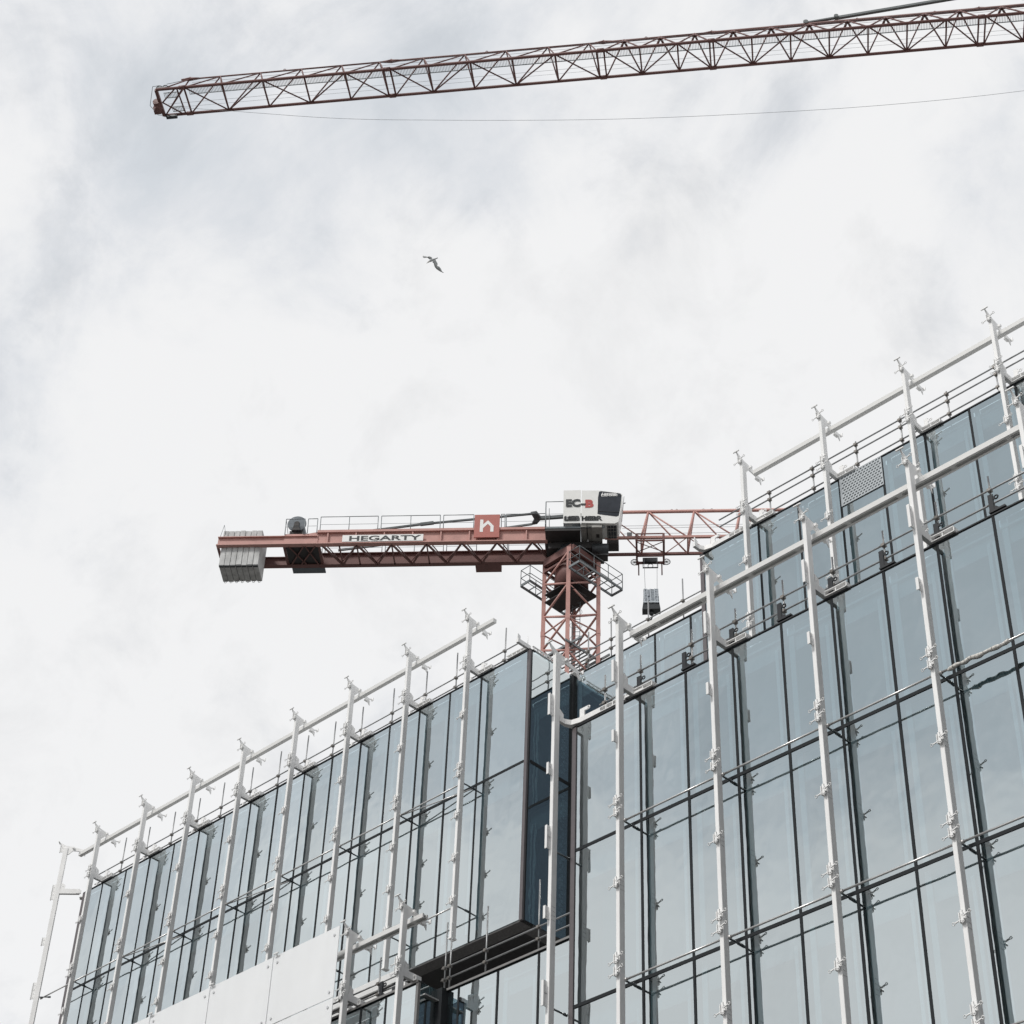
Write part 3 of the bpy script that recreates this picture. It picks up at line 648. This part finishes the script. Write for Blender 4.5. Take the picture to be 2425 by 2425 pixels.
cpart(MB().tube(S(1.25, .75, -.45), S(2.2, .75, -.45), .33, 16), 'slewing_motor', 'machinery')
# machinery seen over the deck
mb = MB(); box(mb, -1.35, -.5, -.9, .9, .12, 1.0); box(mb, -.45, .55, -.9, 1.3, .12, 1.3); cpart(mb, 'machine_house', 'machinery')
# counter-jib beams
for s_ in (1, -1):
    mb = MB(); b = s_*1.0
    box(mb, -21.2, -15.2, b-.02, b+.02, .03, .57); box(mb, -21.25, -15.2, b-.16, b+.16, -.03, .03); box(mb, -21.2, -15.2, b-.16, b+.16, .57, .62)
    box(mb, -15.2, -1.4, b-.02, b+.02, .03, .82); box(mb, -15.2, -1.4, b-.17, b+.17, -.04, .03); box(mb, -15.2, -1.4, b-.18, b+.18, .82, .86); box(mb, -15.2, -1.4, b+.12 if s_ > 0 else b-.17, b+.17 if s_ > 0 else b-.12, .86, 1.0)
    box(mb, -17.2, -15.15, b+.03 if s_ > 0 else b-.06, b+.06 if s_ > 0 else b-.03, .0, .80)
    for i in range(8): a = -14.6+i*1.7; box(mb, a, a+.08, b+.02 if s_ > 0 else b-.14, b+.14 if s_ > 0 else b-.02, .04, .81)
    mb.prism([S(-15.9, b+.05*s_, .8), S(-15.2, b+.05*s_, .95), S(-15.2, b+.05*s_, .8)], (0, .03, 0))
    cpart(mb, 'counter_jib_beam', 'crane_red' if s_ > 0 else 'crane_red_shaded')
mb = MB(); a = -14.9; flip = False
while a < -1.6:
    b0, b1 = (.95, -.95) if not flip else (-.95, .95)
    mb.bar(S(a, b0, .0), S(a+1.05, b1, .0), .10); mb.bar(S(a+.25 if not flip else a-.2, b0, .02), S(a+1.05, b1*.9, .02), .05); a += 1.05; flip = not flip
    if random.random() < .3: mb.bar(S(a, -.95, 0), S(a, .95, 0), .08)
for a in (-21.2, -17.2, -15.1, -1.5): mb.bar(S(a, -1, .1), S(a, 1, .1), .14)
for q in ((-17.0, -16.0), (-16.4, -15.3)): mb.bar(S(q[0], -.9, -.02), S(q[1], .9, -.02), .08)
for q in ((-16.0, -16.9), (-15.3, -15.9)): mb.bar(S(q[0], -.9, -.03), S(q[1], .9, -.03), .06)
cpart(mb, 'counter_jib_lattice', 'crane_red_shaded')
mb = MB(); box(mb, -17.1, -15.1, -.95, .95, .06, .12); cpart(mb, 'winch_floor', 'crane_dark')
mb = MB(); box(mb, -17.0, -15.0, -1.75, -1.05, .02, .10); box(mb, -5.8, -4.3, .3, .9, 1.2, 1.25); cpart(mb, 'side_deck', 'drum_grey')
mb = MB(); box(mb, -5.85, -4.3, -1.8, -1.03, -.05, .35); cpart(mb, 'switch_cabinet', 'crane_red_shaded')
mb = MB(); mb.tube(S(-16.6, .75, 1.9), S(-16.6, -.75, 1.9), .42, 24).tube(S(-16.6, .78, 1.86), S(-16.6, .70, 1.86), .57, 28).tube(S(-16.6, -.70, 1.86), S(-16.6, -.78, 1.86), .57, 28)
mb2 = cpart(mb, 'winch_drum', 'drum_grey')
k_ = MB(); k_.tube(S(-16.6, .80, 1.86), S(-16.6, .785, 1.86), .17, 14); k_.prism([S(-16.85, .82, 1.3), S(-16.35, .82, 1.3), S(-16.5, .82, 1.95), S(-16.7, .82, 1.95)], (0, -.04, 0)); box(k_, -17.0, -16.2, -.7, .7, .9, 1.35); k_.build('winch_frame', 'crane_dark', mb2)
# counterweight slabs
for i in range(7):
    mb = MB(); a0 = -20.98+i*.342; dz = random.uniform(-.03, .03); db = random.uniform(-.02, .02)
    box(mb, a0+.012, a0+.33, -.72+db, .90+db, -1.38+dz, 1.26+dz)
    sl_ = cpart(mb, 'counterweight_slab', 'concrete', None, .018)
    k2 = MB(); k2.ring(S(a0+.17, -.66, -1.44), (0, 1, 0), .06, .015, 10, 4); k2.build('lifting_eye', 'machinery', sl_)
    k2 = MB(); box(k2, a0+.03, a0+.31, .74, .90, -1.44, -1.385); k2.build('steel_angle', 'machinery', sl_)
# railings
def rail_run(mb, a0, a1, b, c0, c1, n, gap=False, mid=True):
    mb.tube(S(a0, b, c1), S(a1, b, c1), .026, 6)
    if mid: mb.tube(S(a0, b, (c0+c1)/2), S(a1, b, (c0+c1)/2), .012, 6)
    for i in range(n): a = a0+(a1-a0)*i/(n-1); mb.tube(S(a+.03, b, c0), S(a, b, c1), .026, 6)
mb = MB()
for b in (1.12, -1.12):
    rail_run(mb, -17.2, -16.05, b, .7, 1.93, 2); rail_run(mb, -15.85, -15.28, b, .8, 1.93, 2); rail_run(mb, -15.1, -11.62, b, .86, 2.06, 3)
    rail_run(mb, -11.42, -7.87, b, .86, 2.06, 3); rail_run(mb, -7.67, -5.85, b, .86, 2.05, 2); rail_run(mb, -4.2, -3.98, b, .9, 2.05, 2); rail_run(mb, -3.9, -1.55, b, .9, 2.05, 2)
mb.tube(S(-21.1, 1.05, .6), S(-20.95, 1.05, 1.6), .015, 6).tube(S(-20.95, 1.05, 1.6), S(-20.8, 1.0, .9), .015, 6).tube(S(-17.2, 1.12, 1.9), S(-17.0, .7, .7), .018, 6)
cpart(mb, 'railing', 'crane_grey')
mb = MB(); rail_run(mb, -1.48, -.42, 2.0, .3, 2.22, 2); mb.bar(S(-1.48, 2.0, .2), S(2.0, 2.0, .2), .06, .14); mb.tube(S(-1.48, 2.0, .1), S(-1.48, 2.0, 2.22), .035, 6).tube(S(-1.25, 2.0, .2), S(-1.28, 2.0, 1.7), .02, 6)
rail_run(mb, -1.48, 2.0, -1.15, .2, 1.3, 4); cpart(mb, 'deck_railing', 'crane_grey')
# pendants
mb = MB()
for b in (.72, -.72):
    mb.bar(S(-14.2, b, .95), S(-8.6, b, 1.76), .09, .13).bar(S(-8.9, b, 1.72), S(-2.45, b*.55, 2.58+b*.1), .09, .12).bar(S(-9.1, b, 1.69), S(-8.3, b, 1.80), .12, .2)
mb.prism([S(-2.5, .42, 2.68), S(-2.15, .42, 2.75), S(-1.85, 0, 2.6), S(-2.15, -.42, 2.52), S(-2.5, -.42, 2.45), S(-2.3, 0, 2.55)], (0, 0, .12))
mb.bar(S(-2.0, 0, 2.64), S(-1.3, 0, 2.68), .16, .22).bar(S(-1.4, 0, 2.66), S(2.9, 0, 3.0), .16, .20)
cpart(mb, 'pendant_bar', 'pendant_steel')
for b in (0,):
    pass
# sign board and banner
sg = MB(); box(sg, -5.78, -4.27, 1.16, 1.24, .19, 1.94); sgo = cpart(sg, 'sign_board', 'sign_red')
sg = MB(); sx = lambda x, y: S(-5.78+(x-140)/190*1.5, 1.243, 1.94-(y-322)/170*1.75)
for poly in ([(183, 360), (207, 360), (207, 452), (183, 452)], [(207, 396), (243, 366), (243, 393), (207, 424)], [(243, 366), (287, 408), (287, 424), (263, 424), (263, 412), (243, 393)], [(263, 424), (287, 424), (287, 452), (263, 452)]):
    sg.prism([sx(*p) for p in poly], (0, -.006, 0))
sg.build('logo', 'letter_white', sgo)
bn = MB(); box(bn, -13.65, -8.80, 1.17, 1.20, .04, .54); bno = cpart(bn, 'banner', 'letter_white')
text('HEGARTY', .50, .004, 'lettering', 'letter_black', bno, S(-13.28, 1.208, .11), (R(90), 0, 0), 1.93, .012)
# cab
poly = [(-.42, .36), (.60, .37), (2.62, .28), (2.80, .38), (3.02, 1.4), (3.04, 2.55), (2.9, 2.66), (1.65, 2.86), (.64, 2.90), (.64, 2.90)][:9]
cb = MB(); cb.prism([S(a, 2.22, c) for a, c in [(.63, .37), (2.60, .28), (2.82, .40), (2.99, 1.4), (3.06, 2.52), (2.9, 2.64), (1.7, 2.85), (.66, 2.88)]], (0, 1.5, 0))
cabo = cpart(cb, 'cab', 'cab_white')
cpart(MB().prism([S(a, 2.2, c) for a, c in [(-.43, .38), (.60, .38), (.60, 2.93), (-.43, 2.91)]], (0, .06, 0)), 'cab_panel', 'cab_white')
cb = MB(); box(cb, -.3, .1, .9, 2.0, .30, .36); box(cb, .60, .95, .6, 2.1, .16, .355); box(cb, 1.0, 1.25, .6, 2.1, .18, .30); box(cb, 1.25, 1.85, .6, 2.14, .08, .28); cb.build('cab_underside', 'cab_grey', cabo)
cb = MB(); box(cb, 1.5, 1.68, 1.2, 1.5, .05, .075); box(cb, .96, .99, .6, 2.1, .1, .3); cb.build('vent', 'crane_dark', cabo)
wn = MB(); wn.prism([S(a, 2.232, c) for a, c in [(1.60, 1.15), (1.58, 1.06), (1.66, 1.0), (2.70, .80), (2.84, .86), (2.94, 1.5), (3.01, 2.45), (2.94, 2.58), (1.80, 2.79), (1.68, 2.74), (1.62, 2.3)]], (0, .01, 0))
wno = wn.build('cab_window', 'cab_glass', cabo)
k2 = MB(); k2.bar(S(1.60, 2.245, 1.22), S(2.86, 2.245, 1.12), .02).bar(S(1.66, 2.24, 2.42), S(3.0, 2.24, 2.38), .012); k2.build('window_bar', 'crane_dark', wno)
fl = MB(); box(fl, 2.15, 2.72, .85, 2.02, .262, .28); fl.build('floor_window', 'cab_glass', cabo)
k2 = MB()
for i in range(4): k2.bar(S(2.2+i*.16, .85, .25), S(2.2+i*.16, 2.0, .25), .02)
for b in (1.1, 1.5, 1.8): k2.bar(S(2.16, b, .245), S(2.7, b, .245), .02)
k2.build('floor_grille', 'cab_grey', cabo)
k2 = MB(); k2.tube(S(3.02, 2.1, .5), S(3.16, 2.1, 2.45), .015, 5).tube(S(3.12, 2.1, 1.9), S(3.24, 2.1, 1.95), .03, 6); k2.build('wiper', 'machinery', cabo)
def ct(s_, size, a, c, m_, sx_=1, bold=.02): return text(s_, size, .004, 'lettering', m_, cabo, S(a, 2.238, c), (R(90), 0, 0), sx_, bold)
ct('EC', .74, -.30, 1.65, 'letter_black', .98, .035); ct('-', .78, .60, 1.60, 'letter_black', 1.15, .04); ct('B', .78, .85, 1.56, 'letter_red', 1.08, .045)
ct('LIEB', .46, -.34, .56, 'letter_black', 1.06, .022); ct('HERR', .46, .65, .53, 'letter_black', 1.06, .022); ct('Litronic', .27, 1.80, 2.38, 'letter_white', 1.15, .01)
ct('LIEB', .40, -.38, .56, 'letter_black', 1.0, .022); ct('HERR', .40, .65, .53, 'letter_black', 1.0, .022); ct('Litronic', .24, 1.86, 2.50, 'letter_white', 1.15, .006)
# jib
top = 3.0; bt = .35; bw = .78; J1 = 44
jb = MB(); jb.tube(S(1.0, 0, top), S(J1, 0, top), .11, 10); cpart(jb, 'top_chord', 'crane_red')
for s_ in (1, -1):
    jb = MB(); jb.bar(S(2.0, s_*bw, bt), S(J1, s_*bw, bt), .15, .15); cpart(jb, 'bottom_chord', 'crane_red' if s_ > 0 else 'crane_red_shaded')
jb = MB(); tnode = 4.58
while tnode < J1-3:
    for s_ in (1, -1):
        jb.tube(S(tnode, 0, top), S(tnode-.45, s_*bw, bt), .07, 6); jb.tube(S(tnode, 0, top), S(tnode+2.31, s_*bw, bt), .05, 6)
    jb.tube(S(tnode-.45, bw, bt), S(tnode-.45, -bw, bt), .045, 6)
    jb.tube(S(tnode-.45, bw, bt), S(tnode+.93, -bw, bt), .03, 6).tube(S(tnode+.93, -bw, bt), S(tnode+2.31, bw, bt), .03, 6).tube(S(tnode+.93, -bw, bt), S(tnode+.93, bw, bt), .03, 6)
    tnode += 2.76
jb.tube(S(1.82, 0, top), S(4.13, bw, bt), .04, 6).tube(S(1.82, 0, top), S(4.13, -bw, bt), .04, 6)
cpart(jb, 'jib_lattice', 'crane_red')
jb = MB()
for b, c in ((.5, 1.5), (.3, 1.05), (-.2, 1.9)): jb.tube(S(3, b, c), S(J1, b, c), .012, 5)
for a in (6.0, 6.3, 7.9, 8.4): jb.ring(S(a, 0, top+.12), (0, 1, 0), .06, .015)
box(jb, 3.3, 3.6, .6, .63, .45, .9)
cpart(jb, 'hoist_rope', 'cable')
jb = MB(); x = 8.0
while x < J1: box(jb, x, x+.02, -.75, -.35, bt+.08, bt+.11); x += .06
box(jb, 8, J1, -.76, -.74, bt+.07, bt+.12); box(jb, 8, J1, -.36, -.34, bt+.07, bt+.12)
cpart(jb, 'walkway', 'grating')
# trolley
tr = MB()
for a in (3.86, 5.46):
    box(tr, a-.07, a+.07, 1.0, 1.1, -.1, .42); tr.bar(S(a, 1.05, -.12), S(a, -1.1, -.12), .12); box(tr, a-.06, a+.06, -1.15, -1.03, -.2, .4)
    tr.tube(S(a+(.1 if a < 4 else -.12), -1.12, -.1), S(a+(.1 if a < 4 else -.12), -1.12, -.98), .04, 6)
tr.bar(S(3.86, 1.05, -.1), S(5.46, 1.05, -.1), .08).bar(S(3.86, 1.05, .42), S(5.46, 1.05, .42), .06).bar(S(3.86, -1.05, -.1), S(5.46, -1.05, -.1), .12).bar(S(3.9, -.4, -.1), S(5.4, -.4, -.1), .08)
tr.tube(S(3.9, .9, -.1), S(5.4, 0, -.1), .03, 6).tube(S(5.4, .9, -.1), S(3.9, 0, -.1), .03, 6)
tro = cpart(tr, 'trolley', 'crane_red_shaded')
k2 = MB(); k2.ring(S(3.72, -1.1, -.0), (0, 1, 0), .22, .025, 18, 5).ring(S(5.62, -1.1, -.0), (0, 1, 0), .22, .025, 18, 5).ring(S(4.66, -.95, -.42), (0, 1, 0), .15, .02, 16, 5)
for a in (3.72, 5.62):
    for t_ in range(5): th = t_*math.pi/5; k2.bar(S(a-.2*math.cos(th), -1.1, .2*math.sin(th)), S(a+.2*math.cos(th), -1.1, -.2*math.sin(th)), .02)
box(k2, 4.2, 5.12, -.98, -.9, -.26, -.22); box(k2, 4.2, 5.12, -.98, -.9, -.58, -.54); box(k2, 4.2, 4.24, -.98, -.9, -.58, -.22); box(k2, 5.08, 5.12, -.98, -.9, -.58, -.22); box(k2, 4.2, 5.1, -.9, -.8, -.2, .1)
k2.build('sheaves', 'machinery', tro)
k2 = MB(); k2.tube(S(4.28, -.2, -.4), S(4.34, -.2, -3.15), .012, 5).tube(S(5.06, -.2, -.4), S(5.02, -.2, -3.15), .012, 5); rp_ = k2.build('hoist_rope', 'cable', tro)
hk = empty('hook_block', (0, 0, 0)); hk.parent = crane; hk.location = (0, 0, H0)
k2 = MB(); k2.prism([S(4.24, .1, -2.98), S(5.08, .1, -2.98), S(5.14, .1, -4.0), S(4.20, .1, -4.0)], (0, .55, 0)); k2.build('bundle', 'bundle_grey', hk, bevel=.04)
k2 = MB(); random.seed(5)
for i in range(12):
    c = -3.03-i*.082
    for a0, a1 in ((4.22, 4.40), (4.44, 4.60), (4.64, 4.86), (4.90, 5.11)):
        if random.random() < .9: k2.bar(S(a0, .13, c+random.uniform(-.015, .015)), S(a1-.01, .13, c+random.uniform(-.02, .02)), .03)
for a in (4.30, 4.42, 4.62, 4.88, 5.02): k2.bar(S(a, .135, -2.98), S(a+random.uniform(-.03, .03), .135, -4.05), .045, .02)
k2.bar(S(4.2, .14, -3.98), S(5.12, .14, -3.98), .05)
for a in (4.3, 4.98): k2.tube(S(a-.08, -.15, -2.95), S(a+.1, -.15, -2.95), .06, 8)
k2.build('strapping', 'block_blue', hk)
k2 = MB(); k2.prism([S(4.20, .1, -4.0), S(5.14, .1, -4.0), S(5.20, .1, -4.42), S(4.14, .1, -4.46)], (0, .55, 0)).tube(S(4.68, -.2, -4.4), S(4.68, -.2, -4.65), .12, 8).path([S(4.68, -.2, -4.6), S(4.72, -.2, -4.8), S(4.66, -.2, -4.98), S(4.56, -.2, -5.02), S(4.52, -.2, -4.92)], .045, 6); k2.build('hook', 'machinery', hk)

# ------------------------------------------------------------------ second crane: the long jib across the top
A0 = (-47.79, 25.92, 65.0); angA = R(36.6)
c2 = empty('tower_crane', (A0[0]+58*math.cos(angA), A0[1]+58*math.sin(angA), G0), angA)
tag(c2, 'backlit red lattice crane jib reaching across the top of the sky', 'tower crane')
OFF = Vector((-58, 0, 65.0-G0))
def jpart(mb, name, m, parent=None): return mb.build(name, m, c2, OFF) if parent is None else mb.build(name, m, parent)
W2 = .655; TH = 1.38
for s_ in (1, -1):
    jb = MB(); jb.tube(S(0, s_*W2, 0), S(58, s_*W2, 0), .062, 10)
    for a in (1.08, 9.45, 17.95, 22.28, 32.6): jb.tube(S(a-.13, s_*W2, 0), S(a+.13, s_*W2, 0), .088, 10)
    jpart(jb, 'bottom_chord', 'crane_red_shaded')
jb = MB(); jb.tube(S(1.04, 0, TH), S(9.4, 0, TH), .035, 8).tube(S(9.4, 0, TH), S(18, 0, TH-.02), .045, 8).tube(S(18, 0, TH-.02), S(22.3, 0, TH-.02), .055, 8).tube(S(22.3, 0, TH-.02), S(58, 0, TH-.02), .07, 8)
for a in (1.04, 9.4, 18.0, 22.3, 32.7): jb.tube(S(a-.35, 0, TH), S(a, 0, TH), .04, 8, .08).tube(S(a, 0, TH), S(a+.4, 0, TH), .08, 8, .04).tube(S(a, 0, TH), S(a, 0, TH+.12), .035, 6)
for a in (5.0, 13.3, 19.7, 28.0, 31.0): jb.ring(S(a, 0, TH+.06), (0, 1, 0), .05, .014)
jpart(jb, 'top_chord', 'crane_red_shaded')
jb = MB(); n_l = [1.15, 2.70, 4.38, 6.08, 7.74, 9.30]; n_r = [9.58, 11.1, 12.78, 14.45, 16.15, 17.80]
for seg in (n_l, n_r):
    for i, a in enumerate(seg):
        jb.tube(S(a, W2, 0), S(a, -W2, 0), .042, 6)
        if i:
            t = a-.37
            for s_ in (1, -1): jb.tube(S(t, 0, TH), S(a, s_*W2, 0), .028, 6); jb.tube(S(t, 0, TH), S(seg[i-1], s_*W2, 0), .03, 6)
            s_ = 1 if i % 2 else -1
            jb.tube(S(seg[i-1], s_*W2, 0), S(a, -s_*W2, 0), .03, 6)
for seg in ([18.07, 19.48, 20.95, 22.2], [22.35+1.489*i for i in range(8)][:7]+[32.5], [32.75+1.489*i for i in range(17)]):
    for i, a in enumerate(seg):
        jb.tube(S(a, W2, 0), S(a, -W2, 0), .034, 6)
        if i:
            t = (a+seg[i-1])/2+.05
            for s_ in (1, -1): jb.tube(S(t, 0, TH), S(a, s_*W2, 0), .032, 6); jb.tube(S(t, 0, TH), S(seg[i-1], s_*W2, 0), .032, 6); jb.tube(S(t, 0, TH), S(t+.1, s_*.12, TH-.28), .06, 6, .03).tube(S(t, 0, TH), S(t-.1, s_*.12, TH-.28), .06, 6, .03)
            s_ = 1 if i % 2 else -1
            jb.tube(S(seg[i-1], s_*W2, 0), S(a, -s_*W2, 0), .03, 6)
jb.bar(S(0, W2, 0), S(0, -W2, 0), .12); jb.tube(S(.8, W2, 0), S(.1, -.0, 0), .03, 6).tube(S(.1, -.0, 0), S(.8, -W2, 0), .03, 6).tube(S(.05, -W2, 0), S(1.04, 0, TH), .03, 6).tube(S(.25, W2, .03), S(1.04, 0, TH), .03, 6).tube(S(.85, W2, 0), S(.9, -W2, 0), .034, 6).tube(S(.05, -W2, 0), S(1.12, W2, 0), .026, 6)
jpart(jb, 'jib_lattice', 'crane_red_shaded')
tp_o = MB(); tp_o.tube(S(-.12, .1, .0), S(-.12, -.35, 0), .17, 14).tube(S(-.2, -.05, -.12), S(-.05, -.3, -.1), .14, 10); box(tp_o, -.3, -.02, -.4, -.2, -.22, .05); tpo = jpart(tp_o, 'tip_sheave', 'crane_red_shaded')
k2 = MB(); k2.ring(S(.12, W2, .1), (0, 1, 0), .13, .02).ring(S(.35, W2, .14), (0, 1, 0), .10, .02); box(k2, .05, .4, W2-.04, W2+.04, .04, .12); box(k2, .1, .55, -W2-.08, -W2+.06, -.16, -.06); k2.build('buffer', 'machinery', tpo)
k2 = MB(); k2.path([S(-.45, -.1, 0), S(-.2, .6, .3), S(.1, .66, .25)], .012, 5).path([S(-.45, -.1, 0), S(-.25, -.6, .0), S(.1, -.66, 0)], .012, 5).tube(S(.4, .66, .3), S(1.0, .66, .42), .012, 5); k2.build('tip_railing', 'crane_grey', tpo)
jb = MB(); x = 1.35
for a0, a1, b0, b1 in ((.25, .8, .42, .18), (.4, .85, -.30, -.52), (1.3, 58, .56, .27)):
    x = a0
    while x < a1: box(jb, x, x+.014, b1, b0, .03, .05); x += .06
    box(jb, a0, a1, b1-.012, b1, .02, .07); box(jb, a0, a1, b0, b0+.012, .02, .07)
jpart(jb, 'walkway', 'grating')
jb = MB(); jb.tube(S(1.3, .3, .75), S(58, .3, .75), .007, 5).tube(S(1.3, .25, 1.0), S(58, .25, 1.0), .005, 5).tube(S(.3, -.1, .0), S(58, -.1, .05), .006, 4).tube(S(.3, -.3, .0), S(58, -.3, .05), .005, 4)
jpart(jb, 'jib_rope', 'cable')
jb = MB(); jb.bar(S(26.05, 0, 1.47), S(27.3, 0, 1.64), .10, .07).bar(S(27.15, 0, 1.60), S(56, 0, 5.3), .11, .12).tube(S(26.0, .1, 1.46), S(26.0, -.1, 1.46), .10, 12).tube(S(27.2, .1, 1.66), S(27.2, -.1, 1.66), .09, 12)
jpart(jb, 'tie_bar', 'tie_steel')
jb = MB(); pts = [(1.0, -.45), (3.09, -.94), (6.47, -1.76), (8.7, -2.2), (10.92, -2.53), (14.26, -2.99), (18.35, -3.46), (23.01, -3.79), (28.36, -3.98), (33.74, -3.83), (40, -3.2), (50, -1.2), (56, .3)]
fine = []
for i in range(len(pts)-1):
    p0 = pts[max(i-1, 0)]; p1 = pts[i]; p2 = pts[i+1]; p3 = pts[min(i+2, len(pts)-1)]
    for q in range(4):
        t_ = q/4; f_ = lambda k: .5*((2*p1[k])+(-p0[k]+p2[k])*t_+(2*p0[k]-5*p1[k]+4*p2[k]-p3[k])*t_*t_+(-p0[k]+3*p1[k]-3*p2[k]+p3[k])*t_**3)
        fine.append(S(f_(0), 0, f_(1)))
jb.path(fine, .0075, 5); jpart(jb, 'slack_rope', 'cable')
# mast of the second crane, outside the picture
mb = MB()
for x in (-.8, .8):
    for y in (-.8, .8): mb.bar((58+x, y, -66), (58+x, y, 6), .18)
z = -66
while z < 5:
    for s_ in (-.8, .8):
        mb.tube((57.2, s_, z), (58.8, s_, z+1.7), .05, 5).tube((57.2, s_, z+3.4), (58.8, s_, z+1.7), .05, 5).tube((58+s_, -.8, z), (58+s_, .8, z+1.7), .05, 5).tube((58+s_, -.8, z+3.4), (58+s_, .8, z+1.7), .05, 5)
    z += 3.4
jpart(mb, 'mast', 'crane_red_shaded')

# ------------------------------------------------------------------ gull
gp = Vector((-54.67, 47.01, 77.54)); sc_ = .001588
gull = empty('seagull', gp); tag(gull, 'grey gull gliding with spread wings against white cloud', 'bird')
def gpt(x, y, d=0): return cr*((x-900)*sc_)-cu*((y-690)*sc_)+cf*d
def wing(pts_, thick=.02):
    mb = MB(); n = len(pts_); vs = [gpt(x, y, d) for x, y, d in pts_]
    c = sum(vs, Vector())/n
    mb.v = [tuple(v) for v in vs]+[tuple(c-cf*thick), tuple(c+cf*thick)]
    for i in range(n): mb.f += [(i, (i+1) % n, n), ((i+1) % n, i, n+1)]; mb.sm += [True, True]
    return mb
def strip(top, bot, name, m, th=.018):     # wing as a ribbed surface between leading and trailing edge, thick in the middle
    mb = MB(); k = len(top)
    for (a, b) in zip(top, bot):
        p, q = gpt(*a), gpt(*b); mid = (p+q)/2; mb.v += [tuple(p), tuple(mid-cf*th), tuple(q), tuple(mid+cf*th)]
    for i in range(k-1):
        for j in range(4): a = i*4+j; b = i*4+(j+1) % 4; mb.f.append((a, b, b+4, a+4)); mb.sm.append(True)
    mb.f += [(3, 2, 1, 0), tuple((k-1)*4+j for j in range(4))]; mb.sm += [False, False]
    return mb.build(name, m, gull)
strip([(890, 620, 0), (850, 575, -.03), (790, 552, -.05), (730, 570, -.06), (640, 540, -.02), (600, 545, .02), (578, 508, .05)],
      [(800, 660, 0), (760, 630, -.03), (725, 600, -.05), (690, 603, -.06), (620, 606, -.02), (585, 592, .02), (570, 570, .05)], 'wing', 'gull_grey')
strip([(985, 670, 0), (1035, 750, -.04), (1058, 800, -.06), (1048, 872, -.05), (1110, 890, -.03), (1165, 960, 0), (1200, 1040, .03), (1256, 1080, .08)],
      [(880, 740, 0), (930, 790, -.04), (945, 850, -.06), (965, 910, -.05), (1020, 975, -.03), (1080, 1015, 0), (1150, 1055, .03), (1245, 1092, .08)], 'wing', 'gull_grey')
bd = MB(); ln = [(690, 790, .004), (715, 770, .012), (745, 745, .035), (790, 715, .05), (850, 690, .065), (910, 665, .065), (965, 645, .048), (1010, 625, .03), (1062, 600, .03)]
for a, b in zip(ln[2:], ln[3:]): bd.tube(gpt(*a[:2], 0), gpt(*b[:2], 0), a[2], 12, b[2])
bd.build('body', 'gull_grey', gull)
bd = MB()
for a, b in zip(ln[:3], ln[1:4]): bd.tube(gpt(*a[:2], -.004), gpt(*b[:2], -.004), a[2], 12, b[2]*1.02)
bd.build('head', 'gull_white', gull)
